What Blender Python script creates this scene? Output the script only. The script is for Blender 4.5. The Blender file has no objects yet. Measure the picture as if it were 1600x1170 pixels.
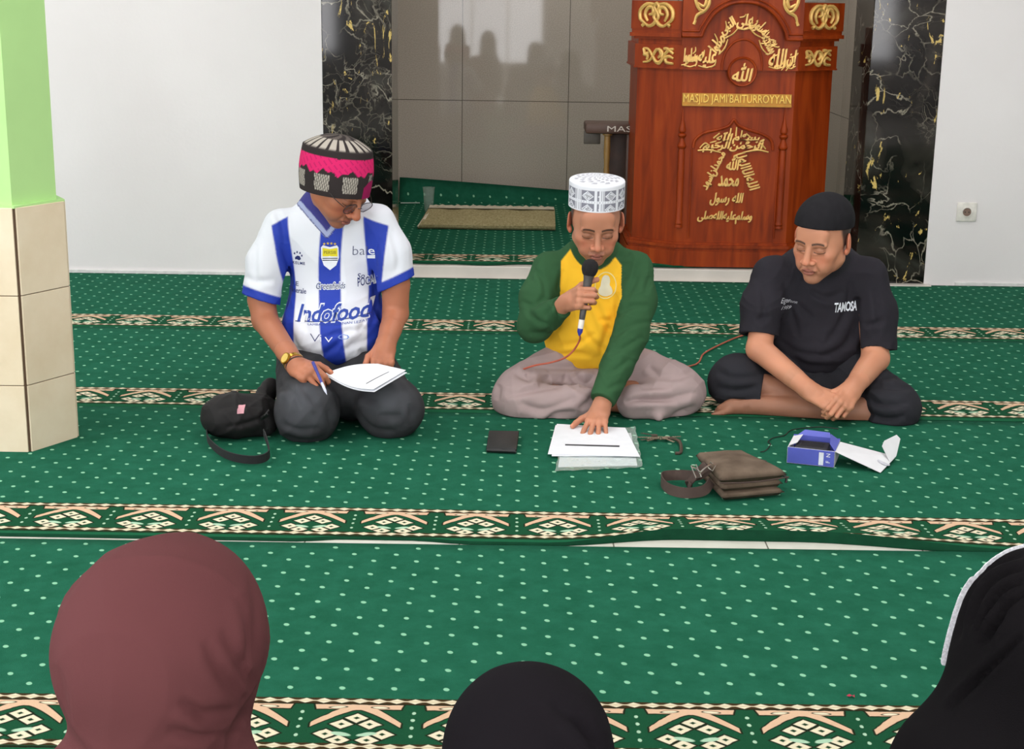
import bpy, bmesh, math, random
import numpy as np
from math import sin, cos, pi, atan, radians as RD
from mathutils import Vector, Matrix
from mathutils.bvhtree import BVHTree
random.seed(7); rng = np.random.RandomState(5)
S = bpy.context.scene; COL = S.collection

# ---------------------------------------------------------------- camera
FPX = 2344.0; CAMH = 1.38; PITCH = atan(593/FPX); ROLL = .0146
_F = np.array([0, cos(PITCH), -sin(PITCH)]); _U = np.array([0, sin(PITCH), cos(PITCH)]); _R = np.array([1., 0, 0])
_IX = _R*cos(ROLL)+_U*sin(ROLL); _IU = _U*cos(ROLL)-_R*sin(ROLL); _C = np.array([0, 0, CAMH])
cam = bpy.data.cameras.new('camera'); cam.lens = FPX/1600*36; cam.sensor_width = 36; cam.clip_start = .05
camo = bpy.data.objects.new('camera', cam); COL.objects.link(camo)
M = Matrix.Identity(4)
for i in range(3):
    M[i][0] = _IX[i]; M[i][1] = _IU[i]; M[i][2] = -_F[i]; M[i][3] = _C[i]
camo.matrix_world = M; S.camera = camo
def P(px, py, Y):
    """world point on the plane y = Y seen at a photo pixel"""
    d = _F+(px-800)/FPX*_IX+(585-py)/FPX*_IU; return _C+d*(Y/d[1])
def G(px, py, z=0.):
    d = _F+(px-800)/FPX*_IX+(585-py)/FPX*_IU; return _C+d*((z-CAMH)/d[2])
V3 = lambda *a: np.array(a, float)

# ---------------------------------------------------------------- light
S.view_settings.view_transform = 'Standard'; S.view_settings.look = 'None'
S.view_settings.gamma = 1; S.view_settings.use_curve_mapping = False
S.view_settings.exposure = -0.14
w = bpy.data.worlds.new('sky'); S.world = w; w.use_nodes = True
bg = w.node_tree.nodes['Background']; bg.inputs[0].default_value = (.92, .95, 1, 1); bg.inputs[1].default_value = 3.2
def area(name, loc, rot, sx, sy, power, colr):
    l = bpy.data.lights.new(name, 'AREA'); l.shape = 'RECTANGLE'; l.size = sx; l.size_y = sy; l.energy = power; l.color = colr
    o = bpy.data.objects.new(name, l); COL.objects.link(o); o.location = loc; o.rotation_euler = rot; return o
LAMPS = [(-2.4, .9, 8), (1.2, .9, 6), (-2.4, 3.6, 40), (1.2, 3.6, 34), (-2.4, 6.0, 22), (1.2, 6.0, 24)]
for lx, ly, pw in LAMPS:
    area('ceiling_lamp_light', (lx, ly, 3.3), (0, 0, 0), 1.3, .5, pw, (1, .95, .955))
area('niche_fill_light', (.4, 8.7, 2.52), (0, 0, 0), 1.2, .3, 13, (1, .95, .9))  # unseen fill light, added to brighten the grey niche tiles
area('daylight_left_windows', (-4.7, 2.6, 1.7), (0, RD(-90), 0), 2.2, 4.5, 50, (.93, .97, 1))
area('daylight_rear_opening', (-.41, -3.42, 1.34), (RD(90), 0, 0), 1.58, 1.9, 44, (1, .975, .985))
area('added_rear_side_light', (-3.3, -3.42, 1.65), (RD(90), 0, 0), 2.3, 1.9, 130, (1, .975, .985))  # this pair is added, unseen, to light the people more from the front
area('added_rear_side_light', (3.3, -3.42, 1.65), (RD(90), 0, 0), 2.3, 1.9, 120, (1, .975, .985))

# ---------------------------------------------------------------- helpers
def lin(c): return tuple(((x/255)/12.92 if x/255 <= .04045 else ((x/255+.055)/1.055)**2.4) for x in c)
class E:
    """tiny expression builder for Math nodes"""
    nt = None
    def __init__(s, v): s.v = v
    @staticmethod
    def m(op, *a, clamp=False):
        n = E.nt.nodes.new('ShaderNodeMath'); n.operation = op; n.use_clamp = clamp
        for i, x in enumerate(a):
            if isinstance(x, E): x = x.v
            if isinstance(x, (int, float)): n.inputs[i].default_value = x
            else: E.nt.links.new(x, n.inputs[i])
        return E(n.outputs[0])
    def __add__(s, o): return E.m('ADD', s, o)
    __radd__ = __add__
    def __sub__(s, o): return E.m('SUBTRACT', s, o)
    def __rsub__(s, o): return E.m('SUBTRACT', o, s)
    def __mul__(s, o): return E.m('MULTIPLY', s, o)
    __rmul__ = __mul__
    def __truediv__(s, o): return E.m('DIVIDE', s, o)
    def lt(s, o): return E.m('LESS_THAN', s, o)
    def gt(s, o): return E.m('GREATER_THAN', s, o)
    def abs(s): return E.m('ABSOLUTE', s)
    def floor(s): return E.m('FLOOR', s)
    def sin(s): return E.m('SINE', s)
    def pow(s, p): return E.m('POWER', s, p)
    def min(s, o): return E.m('MINIMUM', s, o)
    def max(s, o): return E.m('MAXIMUM', s, o)
    def mod(s, p): return s-(s/p).floor()*p
    def step(s, e): return E.m('MULTIPLY_ADD', s, -1.0/e, .5, clamp=True)     # soft "s < 0"
def newmat(name, rough=.7, spec=.5):
    m = bpy.data.materials.new(name); m.use_nodes = True
    b = m.node_tree.nodes['Principled BSDF']; b.inputs['Roughness'].default_value = rough
    b.inputs['Specular IOR Level'].default_value = spec
    return m, m.node_tree, b
def mixc(nt, fac, a, b):
    n = nt.nodes.new('ShaderNodeMix'); n.data_type = 'RGBA'
    for sock, x in ((n.inputs[0], fac), (n.inputs[6], a), (n.inputs[7], b)):
        if isinstance(x, E): x = x.v
        if isinstance(x, (int, float)): sock.default_value = x
        elif isinstance(x, tuple): sock.default_value = (*lin(x), 1)
        else: nt.links.new(x, sock)
    return n.outputs[2]
def noise(nt, scale, detail=3, vec=None, dist=0, rough=.5):
    n = nt.nodes.new('ShaderNodeTexNoise'); n.inputs['Scale'].default_value = scale; n.inputs['Detail'].default_value = detail
    n.inputs['Distortion'].default_value = dist; n.inputs['Roughness'].default_value = rough
    if vec is None: vec = objco(nt)
    nt.links.new(vec, n.inputs['Vector']); return n
def objco(nt):
    for n in nt.nodes:
        if n.type == 'TEX_COORD': return n.outputs['Object']
    return nt.nodes.new('ShaderNodeTexCoord').outputs['Object']
def ramp(nt, sock, stops):
    r = nt.nodes.new('ShaderNodeValToRGB'); nt.links.new(sock, r.inputs[0])
    while len(r.color_ramp.elements) < len(stops): r.color_ramp.elements.new(.5)
    for e, (p, c) in zip(r.color_ramp.elements, stops): e.position = p; e.color = (*lin(c), 1)
    return r.outputs[0]
def bump(nt, b, h, strength, dist):
    n = nt.nodes.new('ShaderNodeBump'); n.inputs['Strength'].default_value = strength; n.inputs['Distance'].default_value = dist
    nt.links.new(h if not isinstance(h, E) else h.v, n.inputs['Height']); nt.links.new(n.outputs[0], b.inputs['Normal'])
_mc = {}
def plain(name, c, rough=.6, spec=.5, metal=0, var=.06, vs=30, bmp=0, bs=300, alpha=1, trans=0):
    """solid colour with a little procedural variation"""
    if name in _mc: return _mc[name]
    m, nt, b = newmat(name, rough, spec); b.inputs['Metallic'].default_value = metal
    n = noise(nt, vs)
    d = tuple(max(0, x*(1-var)) for x in c); l = tuple(min(255, x*(1+var)) for x in c)
    nt.links.new(ramp(nt, n.outputs[0], [(.3, d), (.7, l)]), b.inputs['Base Color'])
    if bmp: bump(nt, b, noise(nt, bs, 2).outputs[0], bmp, .002)
    if trans: b.inputs['Transmission Weight'].default_value = trans; b.inputs['IOR'].default_value = 1.3
    if alpha < 1: b.inputs['Alpha'].default_value = alpha
    _mc[name] = m; return m
def colmat(name, rough=.8, spec=.3, bmp=.25, bs=500, sheen=0, sss=0):
    """material reading the mesh's own colour attribute, with a woven micro bump"""
    if name in _mc: return _mc[name]
    m, nt, b = newmat(name, rough, spec)
    a = nt.nodes.new('ShaderNodeVertexColor'); a.layer_name = 'Col'
    nt.links.new(a.outputs[0], b.inputs['Base Color'])
    if bmp: bump(nt, b, noise(nt, bs, 2).outputs[0], bmp, .001)
    b.inputs['Sheen Weight'].default_value = sheen
    if sss:
        b.inputs['Subsurface Weight'].default_value = sss; b.inputs['Subsurface Scale'].default_value = .004
        b.inputs['Subsurface Radius'].default_value = (1, .4, .2)
    _mc[name] = m; return m
def setp(o, label=None, cat=None, group=None, kind=None):
    for k, v in (('label', label), ('category', cat), ('group', group), ('kind', kind)):
        if v: o[k] = v
    return o
def root(name, loc, label=None, cat=None, group=None, kind=None):
    o = bpy.data.objects.new(name, None); COL.objects.link(o); o.location = tuple(map(float, loc)); o.empty_display_size = .05
    return setp(o, label, cat, group, kind)
def _org(par):
    v = np.zeros(3)
    while par is not None: v = v+np.array(par.location); par = par.parent
    return v
def mk(name, vs, fs, mat, par=None, smooth=True, col=None, org=None):
    """one mesh object; vs in world coordinates"""
    vs = np.asarray(vs, dtype=np.float64); o0 = _org(par)
    if par is None and org is not None: o0 = np.array(org, float)
    me = bpy.data.meshes.new(name)
    if isinstance(fs, np.ndarray):
        k = fs.shape[1]; me.vertices.add(len(vs)); me.vertices.foreach_set('co', (vs-o0).astype(np.float32).ravel())
        me.loops.add(fs.size); me.loops.foreach_set('vertex_index', fs.astype(np.int32).ravel())
        me.polygons.add(len(fs)); me.polygons.foreach_set('loop_start', np.arange(0, fs.size, k, dtype=np.int32))
        me.update(calc_edges=True); me.validate()
    else:
        me.from_pydata((vs-o0).tolist(), [], [tuple(int(i) for i in f) for f in fs]); me.update()
    if smooth: me.polygons.foreach_set('use_smooth', [True]*len(me.polygons))
    if col is not None:
        a = me.color_attributes.new('Col', 'FLOAT_COLOR', 'POINT')
        c = np.ones((len(vs), 4), np.float32); c[:, :3] = col; a.data.foreach_set('color', c.ravel())
    if mat: me.materials.append(mat)
    o = bpy.data.objects.new(name, me); COL.objects.link(o)
    if par is not None: o.parent = par
    elif org is not None: o.location = tuple(map(float, org))
    return o
class MB:
    """collects shapes of ONE object"""
    def __init__(s): s.v = []; s.f = []; s.n = 0; s.c = []
    def add(s, vs, fs, c=None):
        vs = np.asarray(vs, float); s.v.append(vs); s.f += [tuple(int(i)+s.n for i in f) for f in fs]; s.n += len(vs)
        s.c.append(np.tile(lin(c) if c else (1, 1, 1), (len(vs), 1)) if not isinstance(c, np.ndarray) else c); return s
    def box(s, c, size, bev=0., R=None, col=None, seg=2):
        bm = bmesh.new(); bmesh.ops.create_cube(bm, size=1)
        bmesh.ops.scale(bm, vec=Vector(size), verts=bm.verts)
        if bev: bmesh.ops.bevel(bm, geom=bm.edges[:], offset=bev, segments=seg, affect='EDGES', profile=.5)
        bm.verts.index_update()
        v = np.array([p.co[:] for p in bm.verts]); f = [[p.index for p in q.verts] for q in bm.faces]; bm.free()
        if R is not None: v = v@np.array(R).T
        return s.add(v+np.array(c), f, col)
    def tube(s, pts, r, n=8, col=None, closed=False, smooth=0, cap=True):
        pts = np.array(pts, float)
        r = np.full(len(pts), r) if np.isscalar(r) else np.array(r, float)
        if smooth: pts, r = spline(pts, smooth, r, closed)
        m = len(pts); T = np.roll(pts, -1, 0)-np.roll(pts, 1, 0)
        if not closed: T[0] = pts[1]-pts[0]; T[-1] = pts[-1]-pts[-2]
        T /= np.linalg.norm(T, axis=1)[:, None]+1e-12
        up = np.array([0, 0, 1.]) if abs(T[0][2]) < .9 else np.array([1., 0, 0]); vs = []
        x = np.cross(T[0], up); x /= np.linalg.norm(x)
        for i in range(m):
            x = x-T[i]*(x@T[i]); x /= np.linalg.norm(x)+1e-12; y = np.cross(T[i], x)
            for k in range(n):
                a = 2*pi*k/n; vs.append(pts[i]+r[i]*(cos(a)*x+sin(a)*y))
        fs = []
        for i in range(m if closed else m-1):
            j = (i+1) % m
            for k in range(n): q = (k+1) % n; fs.append((i*n+k, j*n+k, j*n+q, i*n+q))
        if not closed and cap: fs += [tuple(range(n)), tuple(range((m-1)*n, m*n))[::-1]]
        return s.add(vs, fs, col)
    def ribbon(s, pts, nrm, wd, th, col=None, smooth=4):
        """flat strap: nrm = the direction of its width at each point"""
        pts = np.array(pts, float); nrm = np.array(nrm, float)
        if nrm.ndim == 1: nrm = np.tile(nrm, (len(pts), 1))
        if smooth:
            nrm, _ = spline(nrm, smooth); pts, _ = spline(pts, smooth)
        T = np.gradient(pts, axis=0); T /= np.linalg.norm(T, axis=1)[:, None]+1e-12
        vs = []
        for p, t, a in zip(pts, T, nrm):
            a = a-t*(a@t); a /= np.linalg.norm(a)+1e-12; b = np.cross(t, a)
            for u, v in ((-1, -1), (1, -1), (1, 1), (-1, 1)): vs.append(p+a*u*wd/2+b*v*th/2)
        fs = []
        for i in range(len(pts)-1):
            for k in range(4): q = (k+1) % 4; fs.append((i*4+k, i*4+q, i*4+4+q, i*4+4+k))
        fs += [(3, 2, 1, 0), tuple(len(pts)*4-4+k for k in range(4))]
        return s.add(vs, fs, col)
    def lathe(s, prof, n=24, c=(0, 0, 0), R=None, col=None):
        vs = []; fs = []
        for r, z in prof:
            for k in range(n): a = 2*pi*k/n; vs.append((r*cos(a), r*sin(a), z))
        for i in range(len(prof)-1):
            for k in range(n): q = (k+1) % n; fs.append((i*n+k, i*n+q, i*n+n+q, i*n+n+k))
        fs += [tuple(range(n))[::-1], tuple(range((len(prof)-1)*n, len(prof)*n))]
        vs = np.array(vs)
        if R is not None: vs = vs@np.array(R).T
        return s.add(vs+np.array(c), fs, col)
    def prism(s, poly, h, fr, col=None, bev=0):
        """poly (u,v) extruded by h along frame fr=(origin, U, V, N)"""
        o, U, V, N = [np.array(q, float) for q in fr]; n = len(poly)
        vs = [o+U*u+V*v for u, v in poly]+[o+U*u+V*v+N*h for u, v in poly]
        fs = [tuple(range(n))[::-1], tuple(range(n, 2*n))]+[(i, (i+1) % n, n+(i+1) % n, n+i) for i in range(n)]
        return s.add(vs, fs, col)
    def build(s, name, mat, par=None, smooth=True, org=None, col=True, auto=35):
        o = mk(name, np.concatenate(s.v), s.f, mat, par, smooth, np.concatenate(s.c) if col else None, org)
        if smooth and auto:
            me = o.data; bm = bmesh.new(); bm.from_mesh(me)
            bmesh.ops.recalc_face_normals(bm, faces=bm.faces)
            for e in bm.edges:
                if len(e.link_faces) == 2 and e.calc_face_angle(0) > RD(auto): e.smooth = False
            bm.to_mesh(me); bm.free()
        return o
def spline(p, k, r=None, closed=False):
    p = np.array(p, float); n = len(p); out = []; ro = []
    r = np.zeros(n) if r is None else r
    for i in range(n if closed else n-1):
        if closed: a, b, c, d = p[i-1], p[i], p[(i+1) % n], p[(i+2) % n]
        else: a, b, c, d = p[max(i-1, 0)], p[i], p[i+1], p[min(i+2, n-1)]
        for j in range(k):
            t = j/k
            out.append(.5*(2*b+(c-a)*t+(2*a-5*b+4*c-d)*t*t+(3*b-a-3*c+d)*t**3)); ro.append(r[i]*(1-t)+r[(i+1) % n]*t)
    if not closed: out.append(p[-1]); ro.append(r[-1])
    return np.array(out), np.array(ro)
def text_mesh(s, size=1., ext=0., offset=0., shear=0., res=3, align='CENTER', space=1.):
    """font outline -> verts/faces in the xy plane"""
    c = bpy.data.curves.new('txt', 'FONT'); c.body = s; c.size = size; c.extrude = ext; c.offset = offset; c.shear = shear
    c.resolution_u = res; c.align_x = align; c.align_y = 'CENTER'; c.space_character = space
    o = bpy.data.objects.new('txt', c); COL.objects.link(o); dg = bpy.context.evaluated_depsgraph_get()
    me = bpy.data.meshes.new_from_object(o.evaluated_get(dg))
    v = np.array([p.co[:] for p in me.vertices]).reshape(-1, 3); f = [tuple(p.vertices) for p in me.polygons]
    bpy.data.objects.remove(o); bpy.data.curves.remove(c); bpy.data.meshes.remove(me)
    return v, f
# ---------------------------------------------------------------- setting
wallm, nt, b = newmat('white_plaster', .75, .25)
nt.links.new(ramp(nt, noise(nt, 1.3, 4).outputs[0], [(.3, (224, 219, 219)), (.7, (231, 227, 227))]), b.inputs['Base Color'])
bump(nt, b, noise(nt, 60, 4).outputs[0], .12, .004)
ceilm = plain('ceiling_paint', (235, 235, 232), .9, var=.01)
tile, nt, b = newmat('cream_floor_tile', .22)
E.nt = nt; sp = nt.nodes.new('ShaderNodeSeparateXYZ'); nt.links.new(objco(nt), sp.inputs[0])
gx = (E(sp.outputs[0])+.13).mod(.4); gy = (E(sp.outputs[1])+.17).mod(.4)
g = (gx.min(.4-gx)).min(gy.min(.4-gy)).lt(.002)
nt.links.new(mixc(nt, g, ramp(nt, noise(nt, 9).outputs[0], [(.3, (214, 212, 200)), (.7, (226, 224, 214))]), (120, 116, 105)), b.inputs['Base Color'])
def structure(name, m, mat, smooth=False, par=None):
    o = m.build(name, mat, par, smooth)
    if par is None: o['kind'] = 'structure'
    return o
structure('floor', MB().box((0, 3.2, -.05), (10.4, 13.6, .1)), tile)
structure('ceiling', MB().box((0, 3.2, 3.45), (10.4, 13.6, .1)), ceilm)
YW = 7.37
structure('wall_front_left', MB().box(((-.937-5.2)/2, YW+.2, 1.7), (5.2-.937, .4, 3.4)), wallm)
structure('wall_front_right', MB().box(((2.045+5.2)/2, YW+.2, 1.7), (5.2-2.045, .4, 3.4)), wallm)
structure('wall_front_above_niche', MB().box(((2.045-.937)/2, YW+.2, 2.9), (2.98, .396, 1.0)), wallm)
structure('wall_right', MB().box((5.2, 3.2, 1.7), (.2, 13.6, 3.4)), wallm)
lw = MB(); lw.box((-5.2, -2.1, 1.7), (.2, 3.4, 3.4)).box((-5.2, 7.3, 1.7), (.2, 5, 3.4)).box((-5.2, 2.2, .35), (.2, 5.2, .7)).box((-5.2, 2.2, 3.1), (.2, 5.2, .6))
structure('wall_left', lw, wallm)
rw = MB(); rw.box((-1.69, -3.6, 1.7), (.9, .2, 3.4)).box((-4.83, -3.6, 1.7), (.74, .2, 3.4)).box((-3.3, -3.6, .33), (2.32, .2, .66)).box((-3.3, -3.6, 3.02), (2.32, .2, .76)).box((1.28, -3.6, 1.7), (1.72, .2, 3.4)).box((4.83, -3.6, 1.7), (.74, .2, 3.4)).box((3.3, -3.6, .33), (2.32, .2, .66)).box((3.3, -3.6, 3.02), (2.32, .2, .76)).box((-.41, -3.6, 2.85), (1.66, .2, 1.1)).box((-.41, -3.6, .18), (1.66, .2, .36))
structure('wall_rear', rw, wallm)
# windows behind the camera (only the middle rear one is reflected in the polished tiles)
alu = plain('window_aluminium', (200, 200, 198), .4)
wf = MB()
for yy in (-.35, .95, 2.2, 3.5, 4.75): wf.box((-5.2, yy, 1.75), (.08, .06, 2.1), .005)
for zz in (.73, 1.8, 2.77): wf.box((-5.2, 2.2, zz), (.07, 5.2, .05), .005)
o = wf.build('window_1', alu, None, False); o['kind'] = 'structure'
wf = MB()
for xx in (-1.21, -.68, -.14, .39): wf.box((xx, -3.6, 1.33), (.05, .08, 1.94), .005)
for zz in (.38, 2.28): wf.box((-.41, -3.6, zz), (1.66, .07, .05), .005)
o = wf.build('window_2', alu, None, False); o['kind'] = 'structure'

for i_, xc in ((3, -3.3), (4, 3.3)):  # side windows made up to carry the added frontal light
    wf = MB()
    for dx in (-1.14, -.38, .38, 1.14): wf.box((xc+dx, -3.6, 1.65), (.05, .08, 1.98), .005)
    for zz in (.68, 2.62): wf.box((xc, -3.6, zz), (2.33, .07, .05), .005)
    o = wf.build('window_%d' % i_, alu, None, False); o['kind'] = 'structure'
# niche (mihrab)
gt, nt, b = newmat('grey_polished_tile', .035, .5); E.nt = nt
sp = nt.nodes.new('ShaderNodeSeparateXYZ'); nt.links.new(objco(nt), sp.inputs[0])
u = (E(sp.outputs[0])+E(sp.outputs[1])-9.75+.345).mod(.68); v = (E(sp.outputs[2])-.72).mod(.68)
g = (u.min(.68-u)).min(v.min(.68-v)).lt(.0022)
fine = ramp(nt, noise(nt, 160, 2).outputs[0], [(.3, (170, 160, 148)), (.7, (194, 184, 172))])
nt.links.new(mixc(nt, g, fine, (92, 86, 78)), b.inputs['Base Color'])
NB = 9.75
structure('wall_niche_back', MB().box((.6, NB+.05, 1.5), (3.4, .1, 3.0)), gt)
structure('wall_niche_left', MB().box((-.95, (7.78+NB)/2, 1.5), (.2, NB-7.78, 3.0)), gt)
structure('wall_niche_right', MB().box((2.0, (7.78+NB)/2, 1.5), (.2, NB-7.78, 3.0)), gt)
structure('ceiling_niche', MB().box((.6, (7.78+NB)/2, 2.65), (3.1, NB-7.78, .1)), ceilm)
# black marble with pale cracks and gold veins
mb, nt, b = newmat('black_marble', .06, .32)
d = noise(nt, 4.2, 6, dist=.8); co = objco(nt)
mx = nt.nodes.new('ShaderNodeMix'); mx.data_type = 'VECTOR'; mx.inputs[0].default_value = .26
nt.links.new(co, mx.inputs[4]); nt.links.new(d.outputs['Color'], mx.inputs[5])
def crack(scale, w):
    n = nt.nodes.new('ShaderNodeTexVoronoi'); n.feature = 'DISTANCE_TO_EDGE'; n.inputs['Scale'].default_value = scale
    nt.links.new(mx.outputs[1], n.inputs['Vector']); return ramp(nt, n.outputs[0], [(0, (255, 255, 255)), (w, (0, 0, 0))])
E.nt = nt
base = ramp(nt, noise(nt, 2.4, 4, dist=1.2).outputs[0], [(.36, (7, 7, 7)), (.5, (20, 17, 15)), (.6, (42, 38, 34)), (.74, (60, 61, 56))])
k1 = E(crack(9, .03))*E(ramp(nt, noise(nt, 5, 2).outputs[0], [(.42, (0, 0, 0)), (.55, (200, 200, 200))]))
k2 = E(crack(21, .045))*E(ramp(nt, noise(nt, 3.3, 2, dist=.5).outputs[0], [(.52, (0, 0, 0)), (.66, (120, 120, 120))]))
c1 = mixc(nt, k1.max(k2), base, (188, 180, 160))
gm = nt.nodes.new('ShaderNodeMapping'); gm.inputs['Scale'].default_value = (4.2, 1, 1.7); gm.inputs['Rotation'].default_value = (0, .35, 0); gm.inputs['Location'].default_value = (1.3, 0, .45)
nt.links.new(co, gm.inputs[0])
gold = ramp(nt, noise(nt, 2.3, 6, gm.outputs[0], dist=1.6, rough=.68).outputs[0], [(.618, (0, 0, 0)), (.632, (255, 255, 255))])
nt.links.new(mixc(nt, E(gold), c1, (205, 178, 105)), b.inputs['Base Color'])
structure('wall_marble_pillar_left', MB().box(((-.937-.601)/2, YW+.19, 1.5), (.336, .385, 3.0), .004), mb)
structure('wall_marble_pillar_right', MB().box(((1.70+2.045)/2, YW+.19, 1.5), (.345, .385, 3.0), .004), mb)
# raised niche floor + white plinth
stepm = plain('white_ceramic_step', (214, 206, 198), .25, var=.03, vs=6)
structure('floor_niche', MB().box((.55, (7.405+NB)/2, .03), (2.29, NB-7.405, .064), .004).box((.55, 8.7, .03), (2.7, 1.9, .06)), stepm)
structure('trim_1', MB().box((1.72, 7.35, .007), (.7, .07, .014), .002), stepm)
structure('trim_2', MB().box((-3.2, YW-.006, .012), (4.2, .012, .024), .002).box((3.8, YW-.006, .012), (3.2, .012, .024), .002), plain('pale_skirting', (215, 214, 212), .5))

# hexagonal column at the left: plaster above, tiles below
hx = []
s0 = .2; cxh, cyh = -1.563, 4.368+s0*sin(RD(60))
def hexa(k): return [(cxh+(s0*k)*cos(RD(-120+60*i)), cyh+(s0*k)*sin(RD(-120+60*i))) for i in range(6)]
ztop = P(49, 325, 4.37)[2]
colm, nt, b = newmat('cream_cladding_tile', .25); E.nt = nt
nt.links.new(ramp(nt, noise(nt, 5, 5, rough=.6).outputs[0], [(.3, (226, 206, 176)), (.7, (238, 222, 196))]), b.inputs['Base Color'])
green = plain('light_green_plaster', (182, 224, 148), .7, var=.02, vs=4)
cr = root('wall_column', (cxh, cyh, 0), kind='structure')
frame0 = ((0, 0, 0), (1, 0, 0), (0, 1, 0), (0, 0, 1))
def hexprism(k, z0, z1): m = MB(); m.prism(hexa(k), z1-z0, ((0, 0, z0), (1, 0, 0), (0, 1, 0), (0, 0, 1))); return m
hexprism(.86, 0, 3.4).build('plaster_shaft', green, cr, False)
zs = [.004, P(49, 603, 4.37)[2], P(49, 463, 4.37)[2], ztop]
H = hexa(1.0)
m = MB()
for a in range(6):
    p, q = np.array(H[a]), np.array(H[(a+1) % 6]); t = (q-p)/np.linalg.norm(q-p); n = np.array([t[1], -t[0]]); L = np.linalg.norm(q-p)
    for i in range(3):
        z0, z1 = zs[i]+.0012, zs[i+1]-.0012
        c = (p+q)/2-n*.008
        R = np.array([[t[0], n[0], 0], [t[1], n[1], 0], [0, 0, 1]])
        m.box((c[0], c[1], (z0+z1)/2), (L-.014, .016, z1-z0), .0015, R)
m.build('tile_cladding', colm, cr, False)
m = hexprism(.97, .0, ztop-.003); m.build('groove_backing', plain('dark_joint', (88, 66, 48), .8), cr, False)
m = hexprism(.985, ztop-.003, ztop+.004); m.build('plaster_ledge', green, cr, False)

# ---------------------------------------------------------------- prayer carpets
cm, nt, b = newmat('green_prayer_carpet', .95, .15); E.nt = nt
sp = nt.nodes.new('ShaderNodeSeparateXYZ'); nt.links.new(objco(nt), sp.inputs[0])
wn = noise(nt, 55, 1); wv = (E(wn.outputs[0])-.5)*.0035
X = E(sp.outputs[0])+wv; Yc = E(sp.outputs[1]); v = (0-Yc)+wv       # v: distance below the band's top line
Pp = .2185; ww = Pp/2
u0 = (X+ww).mod(Pp)-ww; au = u0.abs(); ap = ww-au                # au from the cup, ap from the peak
# dots
A, B = .106, .0885
def dots(ox, oy):
    dx = (X+ox).mod(A)-A/2; dy = (Yc+oy).mod(B)-B/2
    return ((dx/.0064).pow(2)+((dy+dx*.25)/.0072).pow(2)-1)
dd = dots(0, 0).min(dots(A/2, B/2))
G0 = (34, 116, 80)
gr = ramp(nt, noise(nt, 14, 5, rough=.7).outputs[0], [(.3, (26, 87, 64)), (.7, (37, 102, 79))])
plainc = mixc(nt, E.m('MULTIPLY', dd.step(.5), v.lt(-.018)), gr, (140, 198, 164))
def lay(base, mask, c): return mixc(nt, mask, base, c)
W = lambda d, e=.0022: d.step(e)
base = mixc(nt, 0, (26, 78, 52), (26, 78, 52))
# inner lower field
cream, peach, dark, leaf = (228, 218, 190), (218, 182, 152), (30, 36, 22), (172, 206, 178)
c = base
t = (ww-.004-au)/(ww-.022)
curve = .036+t.max(0).pow(1.25)*.083
wing = ((v-curve).abs()-(.0155-t*.006)).max(.022-au).max(v-.123)
strip = ((v-.0385).abs()-.0095).max(.016+v*.2-au)
body = wing.min(strip)
c = lay(c, W(body-.0042), dark); c = lay(c, W(body), peach)
ov = (((au-.068)+(v-.04)*.9).abs()/.0145).pow(2)+((v-.040)/.0045).pow(2)-1
c = lay(c, (ov-.7).step(.6), dark); c = lay(c, ov.step(.6), cream)
def diam(a, vv, k=1., pos=None):
    q = pos if pos is not None else ap
    return ((q-a).abs()/(.0225*k)+(v-vv).abs()/(.0195*k)-1)
for a, vv in ((0, .086), (.0275, .112), (0, .138), (.055, .152), (.0275, .176)):
    if vv == .138: continue
    e = diam(a, vv)
    c = lay(c, (e-.28).step(.15), dark); c = lay(c, e.step(.15), cream); c = lay(c, (diam(a, vv, .3)).step(.5), (30, 60, 35))
lf = (((ap-.018)-(.158-v)*1.1)/.016).pow(2)+((v-.152)/.009).pow(2)-1
c = lay(c, lf.step(.5), leaf)
for vv in (.062, .092, .124, .158):
    e = (au/.004).pow(2)+((v-vv)/.006).pow(2)-1
    c = lay(c, e.step(.8), leaf)
cupd = (au-.034+(v-.11).abs()*.25)
P6 = Pp/6
bx = (X+P6/2).mod(P6)-P6/2
def beads(vv):
    e = (bx/.0175).abs()+((v-vv)/.0105).abs()-1
    return e
c = lay(c, (v-.0245).abs().lt(.0035), dark)
for vv in (.0125, .2005):
    band = (v-vv).abs().lt(.0115)
    c = lay(c, band, (64, 48, 28)); c = lay(c, beads(vv).step(.3), cream)
    c = lay(c, E.m('MULTIPLY', (v-vv).abs().lt(.0022), 1.0), (206, 190, 160))
c = lay(c, (v-.218).abs().lt(.0035), dark)
c = lay(c, v.gt(.222), (28, 92, 62))
final = mixc(nt, v.gt(0.0), plainc, c)
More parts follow.
